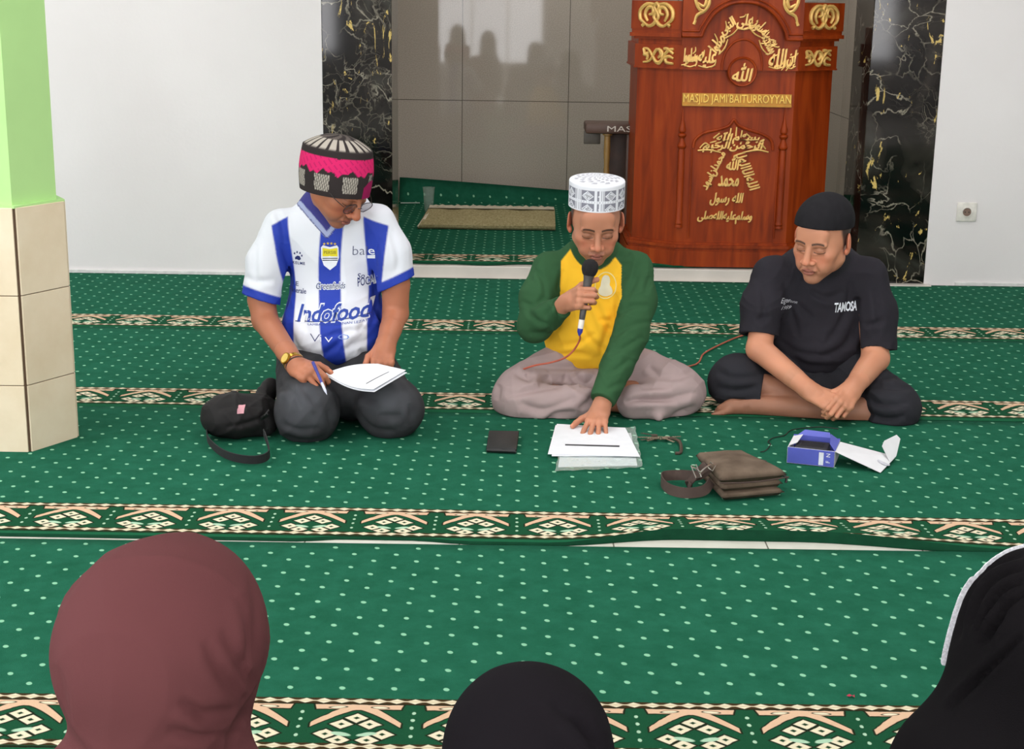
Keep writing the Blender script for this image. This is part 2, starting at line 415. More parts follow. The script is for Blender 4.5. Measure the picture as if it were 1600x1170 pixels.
# skirts/undersides are dark: the geometric height tells the edge
nt.links.new(final, b.inputs['Base Color'])
bump(nt, b, noise(nt, 420, 2).outputs[0], .5, .003)
b.inputs['Specular IOR Level'].default_value = .05
def sm(t): t = np.clip(t, 0, 1); return t*t*(3-2*t)
def carpet(label, yb, yfar, ynear, rot=0, x0=-4.9, x1=4.9, z=0., th=.009, edge=None, shift=0, extra=None):
    """yb = far line of the band; local origin sits on it"""
    nx = int((x1-x0)/.05)+1; ny = 34
    xs = np.linspace(x0, x1, nx); top = []; 
    ts = np.linspace(0, 1, ny); ts = 1-(1-ts)**1.6
    vs = []
    for t in ts:
        for x in xs:
            yn = ynear+(edge(x)[0] if edge else 0); y = yfar+(yn-yfar)*t
            zz = z+th+.0012*sin(x*3.1+y*5)*sin(y*4.3)
            if edge: zz += edge(x)[1]*sm((t-.86)/.14)
            if extra: y, zz = extra(x, y, zz)
            vs.append((x, y, zz))
    n = len(vs); fs = [(j*nx+i, j*nx+i+1, (j+1)*nx+i+1, (j+1)*nx+i)[::-1] for j in range(ny-1) for i in range(nx-1)]
    # rim down to the floor
    ring = [i for i in range(nx)]+[j*nx+nx-1 for j in range(1, ny)]+[(ny-1)*nx+i for i in range(nx-2, -1, -1)]+[j*nx for j in range(ny-2, 0, -1)]
    rim = [(vs[i][0], vs[i][1]-(.004 if i >= (ny-1)*nx else 0), max(z+.001, vs[i][2]-.01 if extra else z+.001)) for i in ring]
    vs += rim; m = len(ring)
    nf = len(fs); fs += [(ring[i], ring[(i+1) % m], n+(i+1) % m, n+i) for i in range(m)]
    V = np.array(vs); cr_, sr_ = cos(rot), sin(rot)
    o = mk('prayer_carpet', V, fs, cm, None, True, None, org=(shift, yb, 0)); o.rotation_euler.z = rot; o.data.materials.append(plain('carpet_bound_edge', (20, 62, 42), .95, .05))
    o.data.polygons.foreach_set('material_index', [0]*nf+[1]*m)
    return setp(o, label, 'carpet', 'long green prayer carpets laid side by side')
def edgeC(x):
    d = .0; l = 0
    d += .035*sm((x+.55)/.12)*(1-sm((x+.25)/.15))*.6
    d += .062*sm((x-.1)/.35)*(1-sm((x-.75)/.5))
    l += .022*sm((x-.1)/.35)*(1-sm((x-.85)/.6))
    return d, l
carpet('green dotted prayer carpet along the foot of the white wall, farthest of the hall rows', 6.375, 7.362, 6.127, -.004, shift=.03)
carpet('green dotted prayer carpet under the two men sitting cross-legged', 5.145, 6.122, 4.888, -.004, shift=-.07)
carpet('green dotted prayer carpet with lifted wavy front edge, carrying papers, bags and blue box', 3.897, 4.884, 3.655, -.009, edge=edgeC, shift=.02)
carpet('green dotted prayer carpet in front of the thin white floor gap', 2.757, 3.63, 2.515, .002, shift=.035)
carpet('green dotted prayer carpet under the veiled women in the foreground', 1.51, 2.51, 1.27, 0)
carpet('green dotted prayer carpet nearest the viewer, below the frame', .27, 1.265, .03, 0)
# the carpet inside the niche curls up against the back wall
def curl(x, y, zz):
    yy = y
    lim = 9.62
    if y > lim:
        k = (y-lim)/.3; h = .155-.07*np.clip((x+.72)/1.1, 0, 1)
        yy = lim+.10*sin(min(k, 1)*pi/2); zz = zz+h*(1-cos(min(k, 1)*pi/2))*1.0
    return yy, zz
def edgeN(x): return .02*sin(x*7)+.012*sin(x*19+1), .004
o = carpet('green dotted carpet inside the grey tiled niche with curled up back edge', 7.70, 9.92, 7.452, 0, x0=-.745, x1=1.85, z=.062, extra=curl, edge=edgeN)
del o['group']
o = MB()
bm_strip = MB(); bm_strip.box((-.30, 9.0, .0728), (.01, .01, .001))
# ---------------------------------------------------------------- smooth solid modelling (signed distance -> surface nets)
def nrm(v): v = np.array(v, float); return v/(np.linalg.norm(v)+1e-12)
def axes(z, x):
    """rotation with columns x,y,z ; z given, x approx"""
    z = nrm(z); x = np.array(x, float); x = nrm(x-z*(x@z)); return np.stack([x, np.cross(z, x), z], 1)
class Field:
    def __init__(s, lo, hi, h):
        s.h = h; s.lo = np.array(lo, float); s.n = np.ceil((np.array(hi)-s.lo)/h).astype(int)+1
        s.D = np.full(tuple(s.n), 1.0, np.float32)
    def sub(s, lo, hi):
        a = np.clip(np.floor((np.array(lo)-s.lo)/s.h).astype(int), 0, s.n); b = np.clip(np.ceil((np.array(hi)-s.lo)/s.h).astype(int)+1, 0, s.n)
        sl = tuple(slice(x, y) for x, y in zip(a, b))
        if min(b-a) <= 0: return None, None
        g = [(s.lo[i]+np.arange(a[i], b[i])*s.h).astype(np.float32) for i in range(3)]
        return sl, (g[0][:, None, None], g[1][None, :, None], g[2][None, None, :])
    def put(s, f, lo, hi, k=.01, op='u'):
        m = k+2.5*s.h if op == 'u' else k+2*s.h
        sl, g = s.sub(np.array(lo)-m, np.array(hi)+m)
        if sl is None: return s
        d = f(*g); D = s.D[sl]
        if op == 'u':
            hh = np.clip(.5+.5*(D-d)/max(k, 1e-6), 0, 1); s.D[sl] = np.where(hh > 0, D+(d-D)*hh-k*hh*(1-hh), D)
        elif op == 's':
            d = -d; hh = np.clip(.5-.5*(D-d)/max(k, 1e-6), 0, 1); s.D[sl] = D+(d-D)*hh+k*hh*(1-hh)
        elif op == 'b':       # bulge: add a soft dent/bump of strength k following f in 0..1
            s.D[sl] = D-d
        return s
    def rc(s, a, b, ra, rb=None, k=.01, op='u', cut=None):
        rb = ra if rb is None else rb; a = np.array(a, float); b = np.array(b, float); ab = b-a; L = float(ab@ab)+1e-12; R = max(ra, rb)
        def f(x, y, z):
            px, py, pz = x-a[0], y-a[1], z-a[2]
            t = np.clip((px*ab[0]+py*ab[1]+pz*ab[2])/L, 0, 1)
            d = np.sqrt((px-ab[0]*t)**2+(py-ab[1]*t)**2+(pz-ab[2]*t)**2)-(ra+(rb-ra)*t)
            if cut is not None:
                for q, n in cut: d = np.maximum(d, (x-q[0])*n[0]+(y-q[1])*n[1]+(z-q[2])*n[2])
            return d
        return s.put(f, np.minimum(a, b)-R, np.maximum(a, b)+R, k, op)
    def chain(s, pts, rs, k=.01, cut=None):
        for i in range(len(pts)-1): s.rc(pts[i], pts[i+1], rs[i], rs[i+1], k, cut=cut)
        return s
    def ell(s, c, r, R=None, k=.01, op='u', cut=None):
        c = np.array(c, float); r = np.array(r, float); R = np.eye(3) if R is None else np.array(R); m = np.abs(R)@r
        def f(x, y, z):
            x_, y_, z_ = x, y, z; x = x-c[0]; y = y-c[1]; z = z-c[2]
            q = [(R[0, i]*x+R[1, i]*y+R[2, i]*z) for i in range(3)]
            k0 = np.sqrt(sum((q[i]/r[i])**2 for i in range(3))); k1 = np.sqrt(sum((q[i]/r[i]**2)**2 for i in range(3)))
            d = k0*(k0-1)/(k1+1e-9)
            if cut is not None:
                for q_, n in cut: d = np.maximum(d, (x_-q_[0])*n[0]+(y_-q_[1])*n[1]+(z_-q_[2])*n[2])
            return d
        return s.put(f, c-m, c+m, k, op)
    def box(s, c, hsz, rr, R=None, k=.01, op='u'):
        c = np.array(c, float); hs = np.array(hsz, float); R = np.eye(3) if R is None else np.array(R); m = np.abs(R)@hs
        def f(x, y, z):
            x = x-c[0]; y = y-c[1]; z = z-c[2]
            q = [np.abs(R[0, i]*x+R[1, i]*y+R[2, i]*z)-(hs[i]-rr) for i in range(3)]
            return np.sqrt(sum(np.maximum(t, 0)**2 for t in q))+np.minimum(np.maximum(np.maximum(q[0], q[1]), q[2]), 0)-rr
        return s.put(f, c-m, c+m, k, op)
    def plane(s, q, n):
        """cut away what lies on the n side"""
        sl, g = s.sub(s.lo, s.lo+s.n*s.h); x, y, z = g
        s.D[sl] = np.maximum(s.D[sl], (x-q[0])*n[0]+(y-q[1])*n[1]+(z-q[2])*n[2]); return s
    def mesh(s):
        D = s.D; n = D.shape; In = D < 0
        if not In.any(): return np.zeros((0, 3)), np.zeros((0, 4), int)
        cnt = np.zeros(tuple(x-1 for x in n), np.int8)
        offs = [(i, j, k) for i in (0, 1) for j in (0, 1) for k in (0, 1)]
        for o in offs: cnt += In[o[0]:n[0]-1+o[0], o[1]:n[1]-1+o[1], o[2]:n[2]-1+o[2]]
        I = np.argwhere((cnt > 0) & (cnt < 8)); N = len(I)
        val = np.stack([D[I[:, 0]+o[0], I[:, 1]+o[1], I[:, 2]+o[2]] for o in offs], 1)
        acc = np.zeros((N, 3)); w = np.zeros(N); oa = np.array(offs, float)
        for a in range(8):
            for b in range(a+1, 8):
                if np.abs(oa[a]-oa[b]).sum() != 1: continue
                va, vb = val[:, a], val[:, b]; m = (va < 0) != (vb < 0)
                t = np.where(m, va/(va-vb+1e-20), 0)
                acc += np.where(m[:, None], oa[a]+(oa[b]-oa[a])*t[:, None], 0); w += m
        pos = s.lo+(I+acc/w[:, None])*s.h
        idx = np.full(tuple(x-1 for x in n), -1, np.int64); idx[I[:, 0], I[:, 1], I[:, 2]] = np.arange(N)
        Q = []
        for ax in range(3):
            sa = [slice(1, -1)]*3; sb = [slice(1, -1)]*3; sa[ax] = slice(0, -1); sb[ax] = slice(1, None)
            A_, B_ = In[tuple(sa)], In[tuple(sb)]; E_ = np.argwhere(A_ != B_)
            off = np.ones(3, int); off[ax] = 0; C_ = E_+off; ins = A_[E_[:, 0], E_[:, 1], E_[:, 2]]
            u, v = (ax+1) % 3, (ax+2) % 3
            def at(du, dv): c = C_.copy(); c[:, u] += du; c[:, v] += dv; return idx[c[:, 0], c[:, 1], c[:, 2]]
            q = np.stack([at(-1, -1), at(0, -1), at(0, 0), at(-1, 0)], 1)
            q[~ins] = q[~ins][:, ::-1]; Q.append(q)
        Q = np.concatenate(Q); Q = Q[(Q >= 0).all(1)]
        return pos, Q
def vnormals(v, f):
    a = np.cross(v[f[:, 2]]-v[f[:, 0]], v[f[:, 3]]-v[f[:, 1]]); n = np.zeros_like(v)
    for k in range(4): np.add.at(n, f[:, k], a)
    return n/(np.linalg.norm(n, axis=1)[:, None]+1e-12)
def relax(v, f, it=1, lam=.5):
    for _ in range(it):
        s_ = np.zeros_like(v); c = np.zeros(len(v))
        for a in range(4):
            for b in ((a+1) % 4,):
                np.add.at(s_, f[:, a], v[f[:, b]]); np.add.at(c, f[:, a], 1)
        v = v+(s_/np.maximum(c, 1)[:, None]-v)*lam
    return v
def wav(v, dirs):
    """sum of sines noise; dirs: list of (vector, phase, amp, sharp)"""
    o = np.zeros(len(v))
    for d, ph, am, sh in dirs:
        t = np.sin(v@np.array(d)+ph); o += am*(1-np.abs(t))**sh if sh > 1 else am*t
    return o
def fbm(v, sc, seed=0, n=14):
    r = np.random.RandomState(seed); o = np.zeros(len(v))
    for i in range(n):
        d = r.normal(size=3); d /= np.linalg.norm(d); f_ = sc*(.6+1.2*r.rand())
        o += np.sin(v@d*f_+r.rand()*6.28+1.3*np.sin(v@r.normal(size=3)*sc*.35+r.rand()*6))
    return o/n**.5
def L(c): return np.array(lin(c))
def blend(c, m, col): m = np.clip(m, 0, 1)[:, None]; return c*(1-m)+np.array(col)*m
def ss(x, a, b): t = np.clip((x-a)/(b-a), 0, 1); return t*t*(3-2*t)
def cat(parts):
    vs, fs, cs, n = [], [], [], 0
    for v, f, c in parts: vs.append(v); fs.append(f+n); cs.append(c); n += len(v)
    return np.concatenate(vs), np.concatenate(fs), np.concatenate(cs)

skinm = colmat('skin', .5, .35, .12, 260, sss=.12)
clothm = colmat('woven_cloth', .92, .12, .35, 700)
jerseym = colmat('polyester_jersey', .62, .3, .2, 900)
denimm = colmat('washed_denim', .88, .2, .4, 600)
veilm = colmat('veil_cloth', .95, .06, .35, 620)

# ---------------------------------------------------------------- head (local frame: face looks along -y, z up, origin mid skull)
def head(skin, hair=(24, 20, 18), lips=(150, 88, 78), h=.0022, jaw=1., chin=1., brow=1., age=0., nose=1., neck_to=(0, .045, -.17), hairline=.05, stache=0., eyes_open=0, wide=1., nr=.055, squash=None):
    F_ = Field((-.105, -.14, -.215), (.105, .125, .135), h)
    F_.ell((0, .018, .035), (.074*wide, .094, .086), k=.01)
    F_.ell((0, -.022, -.02), (.066*wide, .068, .075), k=.03)
    for s_ in (-1, 1):
        F_.rc((s_*.05*wide, .005, -.058), (s_*.012, -.062, -.098*chin), .021*jaw, .016, k=.022)
        F_.ell((s_*.043*wide, -.054, -.026), (.021, .022, .019), k=.02)
        F_.ell((s_*.034, -.058, -.062), (.02, .024, .024), k=.02)
    F_.ell((0, -.058, -.062), (.034, .03, .036), k=.02)
    F_.ell((0, -.072, -.1*chin), (.019, .016, .015), k=.014)
    F_.rc((-.032, -.076, .02), (.032, -.076, .02), .0125, k=.014)
    F_.ell((0, -.066, .045), (.05, .022, .032), k=.02)
    for s_ in (-1, 1):
        F_.ell((s_*.031, -.099, -.002), (.0185, .016, .0115), k=.012, op='s')
        F_.ell((s_*.03, -.0745, -.004), (.0155, .0135, .0125), k=.004)
        F_.rc((s_*.018, -.086, -.0145), (s_*.042, -.079, -.0125), .0026, k=.005)
        F_.rc((s_*.012, -.0845, .0145), (s_*.047, -.076, .0145), .006*brow, k=.008)
    F_.rc((0, -.085, .012), (0, -.104*nose**.3, -.032), .0075, .0105*nose, k=.009)
    F_.ell((0, -.108*nose**.3, -.037), (.0112*nose, .0105, .0095), k=.006)
    for s_ in (-1, 1):
        F_.ell((s_*.0135*nose, -.0965, -.0405), (.0088*nose, .0115, .0078), k=.005)
        F_.ell((s_*.0068, -.106, -.0475), (.0038, .0042, .003), k=.002, op='s')
    F_.rc((-.019, -.0885, -.0665), (.019, -.0885, -.0665), .0058, k=.007); F_.ell((0, -.0935, -.0655), (.013, .0065, .0052), k=.004)
    F_.ell((0, -.0925, -.077), (.017, .0075, .0068), k=.005)
    F_.rc((-.0215, -.0925, -.0715), (.0215, -.0925, -.0715), .0012, k=.0025, op='s')
    F_.rc((0, -.099, -.054), (0, -.0975, -.061), .0022, k=.004, op='s')
    for s_ in (-1, 1):
        if age: F_.rc((s_*.021, -.0925, -.046), (s_*.03, -.083, -.071), .0016, k=.006, op='s')
        R = np.array([[cos(.35), -sin(.35)*s_, 0], [sin(.35)*s_, cos(.35), 0], [0, 0, 1]])
        F_.ell((s_*.0815*wide, .016, -.006), (.0065, .0205, .031), R, k=.005)
        F_.ell((s_*.0785*wide, .006, -.032), (.0065, .010, .011), k=.006)
        F_.ell((s_*.091*wide, .010, -.002), (.006, .0115, .0185), R, k=.004, op='s')
    nt_ = np.array(neck_to, float)
    F_.rc((0, .03, -.05), nt_, nr, nr+.004, k=.022)
    F_.rc((0, -.045, -.098), (0, .01, -.085), .012, .035, k=.025)
    v, f = F_.mesh(); n = vnormals(v, f)
    c = np.tile(L(skin), (len(v), 1)); x, y, z = v.T; ax = np.abs(x)
    c *= (1+.05*fbm(v, 40, 3))[:, None]
    red = L((skin[0]+14, skin[1]-14, skin[2]-12)) if min(skin) > 20 else L(skin)
    c = blend(c, .5*np.exp(-((ax-.042)/.02)**2-((z+.035)/.02)**2)*(y < -.03), red)
    c = blend(c, .45*np.exp(-(x/.014)**2-((z+.036)/.012)**2)*(y < -.08), red)
    c = blend(c, .6*(np.abs(x)/wide > .074)*(y > -.02)*(z > -.04)*(z < .035), red)
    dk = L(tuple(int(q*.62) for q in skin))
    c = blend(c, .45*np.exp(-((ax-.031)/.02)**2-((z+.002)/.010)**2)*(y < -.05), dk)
    # beard shadow
    c = blend(c, (.22+.15*stache)*ss(-z, .05, .075)*(y < -.015)*ss(-y, .01, .04), L((92, 72, 62)))
    hr = L(hair)
    zb = .0165+.0045*np.sin(np.clip((ax-.01)/.042, 0, 1)*pi)-.004*np.clip((ax-.04)/.015, 0, 1)
    c = blend(c, .88*brow*ss(.0045-np.abs(z-zb), 0, .0025)*(ax > .010)*ss(.049-ax, 0, .004)*(y < -.05), hr)
    # closed lids: dark lash line
    zl = -.0085-.0028*np.cos(np.clip((ax-.031)/.0165, -1, 1)*pi/2)
    c = blend(c, .92*ss(.0019-np.abs(z-zl), 0, .0012)*(np.abs(ax-.031) < .0165)*(y < -.06), L((28, 18, 16)))
    zc = .0035+.002*np.cos(np.clip((ax-.031)/.017, -1, 1)*pi/2)
    c = blend(c, .45*ss(.0013-np.abs(z-zc), 0, .001)*(np.abs(ax-.031) < .017)*(y < -.06), L((60, 36, 30)))
    lp = ((x/.0235)**2+((z+.0712)/(.0098-.002*(z > -.071)))**2) < 1
    c = blend(c, .75*ss(1.15-((x/.0235)**2+((z+.0716)/.0102)**2), 0, .3)*(y < -.07), L(lips))
    c = blend(c, .8*ss(.0014-np.abs(z+.0715), 0, .001)*(ax < .022)*(y < -.07), L((60, 28, 26)))
    if stache: c = blend(c, stache*ss(.0055-np.abs(z+.058+.12*np.clip(ax-.01, 0, 1)), 0, .004)*(ax < .028)*(y < -.07), hr)
    # hair
    hl = hairline+0*z
    side = (y > .0-.35*(z-.0))*1.
    m = np.maximum(ss(z, hl, hl+.006)*1., ss(y, -.012-.25*np.clip(z, -.1, .03), -.002-.25*np.clip(z, -.1, .03))*ss(z, -.025, -.015)*(ax/wide < .0765)*(z > -.03))
    m = np.maximum(m, ss(y, .045, .055)*ss(z, -.075, -.06))
    c = blend(c, m*.93*((ax/wide < .078) | (y > .05)), hr)
    v = v+n*(m*.003)[:, None]*(ax/wide < .078)[:, None]
    if squash:          # the skull under a tight cap
        k = 1-squash[2]*ss(v[:, 2]+squash[3]*(v[:, 1]+.1), squash[0], squash[1]); v = np.stack([v[:, 0]*k, (v[:, 1]-.01)*k+.01, v[:, 2]*np.where(v[:, 2] > .03, .5+.5*k, 1)], 1)
    return v, f, c
def rot(yaw=0, pitch=0, roll=0):
    """yaw>0 turns the face to image right, pitch>0 nods down, roll>0 tilts the crown to image right"""
    Rz = np.array(Matrix.Rotation(RD(yaw), 3, 'Z')); Rx = np.array(Matrix.Rotation(RD(pitch), 3, 'X')); Ry = np.array(Matrix.Rotation(RD(roll), 3, 'Y'))
    return Rz@Rx@Ry
def place(v, R, o): return v@R.T+np.array(o)

# ---------------------------------------------------------------- hands
def hand(F_, wrist, fwd, back, side, curls, thumb=None, sc=1., spread=.05, wr=.025, gap=0):
    """fwd: towards the knuckles, back: out of the back of the hand, side=+1 if the thumb lies on the cross(fwd,back) side.
    curls: per finger (index..little) three bends in degrees towards the palm"""
    f = nrm(fwd); b = nrm(np.array(back)-f*(np.array(back)@f)); t = np.cross(f, b)*side     # t: towards the thumb
    W = np.array(wrist, float); tips = []
    Rm = np.stack([t, f, b], 1)
    F_.box(W+f*.048*sc-b*.002, (.036*sc, .046*sc, .0135*sc), .0128*sc, Rm, k=.012)
    F_.rc(W-f*.01, W+f*.03*sc, wr, .022*sc, k=.015)
    F_.ell(W+f*.038*sc+t*.022*sc-b*.012*sc, (.017*sc, .03*sc, .013*sc), Rm, k=.012)
    lens = [(.044, .026, .021), (.048, .030, .022), (.045, .028, .022), (.036, .021, .019)]
    rad = [.0092, .0094, .0089, .0079]
    for i in range(4):
        u = (.0275-.0185*i)*sc
        base = W+f*(.088-.004*abs(i-1)-(.006 if i == 3 else 0))*sc+t*u+b*.001
        ang = 0; d0 = nrm(f+t*spread*(1.2-i)); p = base; r = rad[i]*sc
        F_.rc(W+f*.05*sc+t*u*.8, base, r*.95, r*1.1, k=.008)
        F_.ell(base+b*.002*sc, (r*1.05, r*1.15, r*1.0), Rm, k=.006)
        for j in range(3):
            ang += RD(curls[i][j]); d = d0*cos(ang)-b*sin(ang)
            q = p+d*lens[i][j]*sc; r2 = r*(.93 if j < 2 else .86)
            F_.rc(p, q, r, r2, k=.0022 if j else .005); p = q; r = r2
        tips.append((p, d, b*cos(ang)+d0*sin(ang)))
    tp = W+f*.022*sc+t*.026*sc-b*.008*sc
    if thumb is None: thumb = [(.9, .75, -.3), (.35, 1, -.2), (.1, 1, -.1)]
    r = .0125*sc
    for j, (a_, c_, e_) in enumerate(thumb):
        d = nrm(t*a_+f*c_+b*e_); q = tp+d*(.04, .03, .024)[j]*sc; r2 = (.0112, .0102, .0088)[j]*sc
        F_.rc(tp, q, r, r2, k=(.009, .003, .003)[j]); tp = q; r = r2
    tips.append((tp, d, nrm(b*.7+t*.3)))
    return tips
def nails(v, c, tips, skin, sc=1.):
    nc = L(tuple(min(255, int(q*1.12)+14) for q in skin))
    for p, d, up in tips:
        q = p+up*.0075*sc; dd = v-q; m = np.exp(-((dd@d)/.006)**2-((np.linalg.norm(np.cross(dd, d), axis=1))/.005)**2)
        c = blend(c, .8*(m > .35), nc)
    return c
def skincol(v, skin, seed=1):
    c = np.tile(L(skin), (len(v), 1))*(1+.06*fbm(v, 45, seed))[:, None]; return c
# ---------------------------------------------------------------- people
def dch(v, pts, rs):
    d = np.full(len(v), 9.)
    for i in range(len(pts)-1):
        a, b = np.array(pts[i], float), np.array(pts[i+1], float); ab = b-a
        t = np.clip((v-a)@ab/(ab@ab), 0, 1); d = np.minimum(d, np.linalg.norm(v-a-t[:, None]*ab, axis=1)-(rs[i]+(rs[i+1]-rs[i])*t))
    return d
def folds(v, n, amp, dirs_seed, sc, mask=1.):
    """soft cloth creases: warped ridges along a few directions"""
    r = np.random.RandomState(dirs_seed); w_ = fbm(v, sc*.35, dirs_seed+9)*.9; o = np.zeros(len(v))
    for i in range(3):
        d = r.normal(size=3); d /= np.linalg.norm(d); t = np.sin(v@d*sc*(.7+.6*r.rand())+w_*2+r.rand()*6); o += (1-np.abs(t))**3*(.4+.6*(fbm(v, sc*.3, dirs_seed+i) > -.2))
    return v+n*((o-.5)*amp*mask)[:, None]
def fabric(v, c, am=.03, seed=0, sc=30): return c*(1+am*fbm(v, sc, seed))[:, None]
def topx(v):
    d = v-_C; w_ = d@_F; return np.stack([800+FPX*(d@_IX)/w_, 585-FPX*(d@_IU)/w_], 1)
def creases(v, n, lst, w0=5., amp=.006):
    """cloth folds: valleys with a ridge beside, along polylines on the side facing the room"""
    q = topx(v); vd = _C-v; vd /= np.linalg.norm(vd, axis=1)[:, None]; fr = ss((n*vd).sum(1), .0, .35); disp = np.zeros(len(v))
    for it in lst:
        pl, w_, am = (it+(1., 1.))[:3] if isinstance(it, tuple) and isinstance(it[0], list) else (it, 1., 1.)
        p, _ = spline(np.array([(a, b, 0) for a, b in pl], float), 5); p = p[:, :2]; m = len(p)-1
        bd = np.full(len(v), 99.); bs = np.zeros(len(v)); bt = np.zeros(len(v))
        lo, hi = p.min(0)-30, p.max(0)+30; sel = np.where(((q > lo) & (q < hi)).all(1))[0]
        for i in range(m):
            a = p[i]; ab = p[i+1]-a; L2 = ab@ab; u = q[sel]-a; t = np.clip(u@ab/L2, 0, 1); e = u-t[:, None]*ab
            d = np.hypot(e[:, 0], e[:, 1]); s_ = np.sign(ab[0]*u[:, 1]-ab[1]*u[:, 0]); k = d < bd[sel]
            j = sel[k]; bd[j] = d[k]; bs[j] = s_[k]; bt[j] = (i+t[k])/m
        W_ = w0*w_; tp = np.sin(np.clip(bt, 0, 1)*pi)**.6; sd = bd*bs
        disp += am*tp*(-np.exp(-(sd/W_)**2)+.55*np.exp(-((sd-1.9*W_)/(1.3*W_))**2)+.3*np.exp(-((sd+1.9*W_)/(1.3*W_))**2))
    return v+n*(disp*fr*amp)[:, None]
def crease(F_, pts, r=.006, k=.02, op='s'):
    for a, b in zip(pts[:-1], pts[1:]): F_.rc(a, b, r, r, k=k, op=op)
def stick(name, ob_list, v, f, off, mat, par, N=(0, 1, 0), col=None, subdiv=0, maxd=.4):
    """lay a flat mark onto a garment by casting it along N"""
    dg = None; N = Vector(N).normalized(); trees = ob_list; out = []
    for p in v:
        q = Vector(p)-N*-0.0
        best = None
        for t in trees:
            h = t.ray_cast(q-N*.25, N, maxd+.25)
            if h[0] is not None and (best is None or h[3] < best[1]): best = (h[0], h[3])
        out.append(tuple(best[0]-N*off) if best else tuple(q))
    return mk(name, np.array(out), f, mat, par, True, col)
def bvh(v, f): return BVHTree.FromPolygons([tuple(p) for p in v], [tuple(int(i) for i in q) for q in f])
def grid_text(s, size, o, U, V, **k):
    v, f = text_mesh(s, size, **k); return np.array(o)+v[:, :1]*np.array(U)+v[:, 1:2]*np.array(V), f
textm = {}
def flat(name, c, rough=.6, metal=0): return plain(name, c, rough, var=.02, metal=metal)
def kufi(R, o, sc, zb, zt, rx, ry, mat, par, fn, yc=.018, top=.012, n=260, name='cap', tilt=0, bulge=.0):
    """round cap: wall and slightly domed top, coloured by fn(angle, height 0..1, r)"""
    prof = [(1.0, 0, 0)]; m_ = 46
    vs, cs = [], []
    rows = [(1-.0*t+bulge*sin(t*pi), zb+(zt-zb)*t, t, 1) for t in np.linspace(0, 1, m_)]+[(1-.025*(1-cos(a)), zt+.006*sin(a), 1+.05*a, 1) for a in np.linspace(.3, 1.57, 4)]+[(.975*(1-q), zt+.006+top*(1-(1-q)**2), 1.1, 1-q) for q in np.linspace(.08, .985, 16)]
    Rt = np.array(Matrix.Rotation(RD(tilt), 3, 'X'))
    for r_, z, t, q in rows:
        for k in range(n):
            a = 2*pi*k/n
            p = np.array([r_*rx*sin(a), -r_*ry*cos(a), z-zb]); p = Rt@p
            vs.append((p[0], p[1]+yc, p[2]+zb)); cs.append(fn(a, t, q))
    N_ = len(rows); fs = [(i*n+k, i*n+(k+1) % n, i*n+n+(k+1) % n, i*n+n+k) for i in range(N_-1) for k in range(n)]
    fs.append(tuple((N_-1)*n+k for k in range(n)))
    V = place(np.array(vs)*sc, R, o)
    return mk(name, V, fs, mat, par, True, np.array([lin(c) for c in cs]))

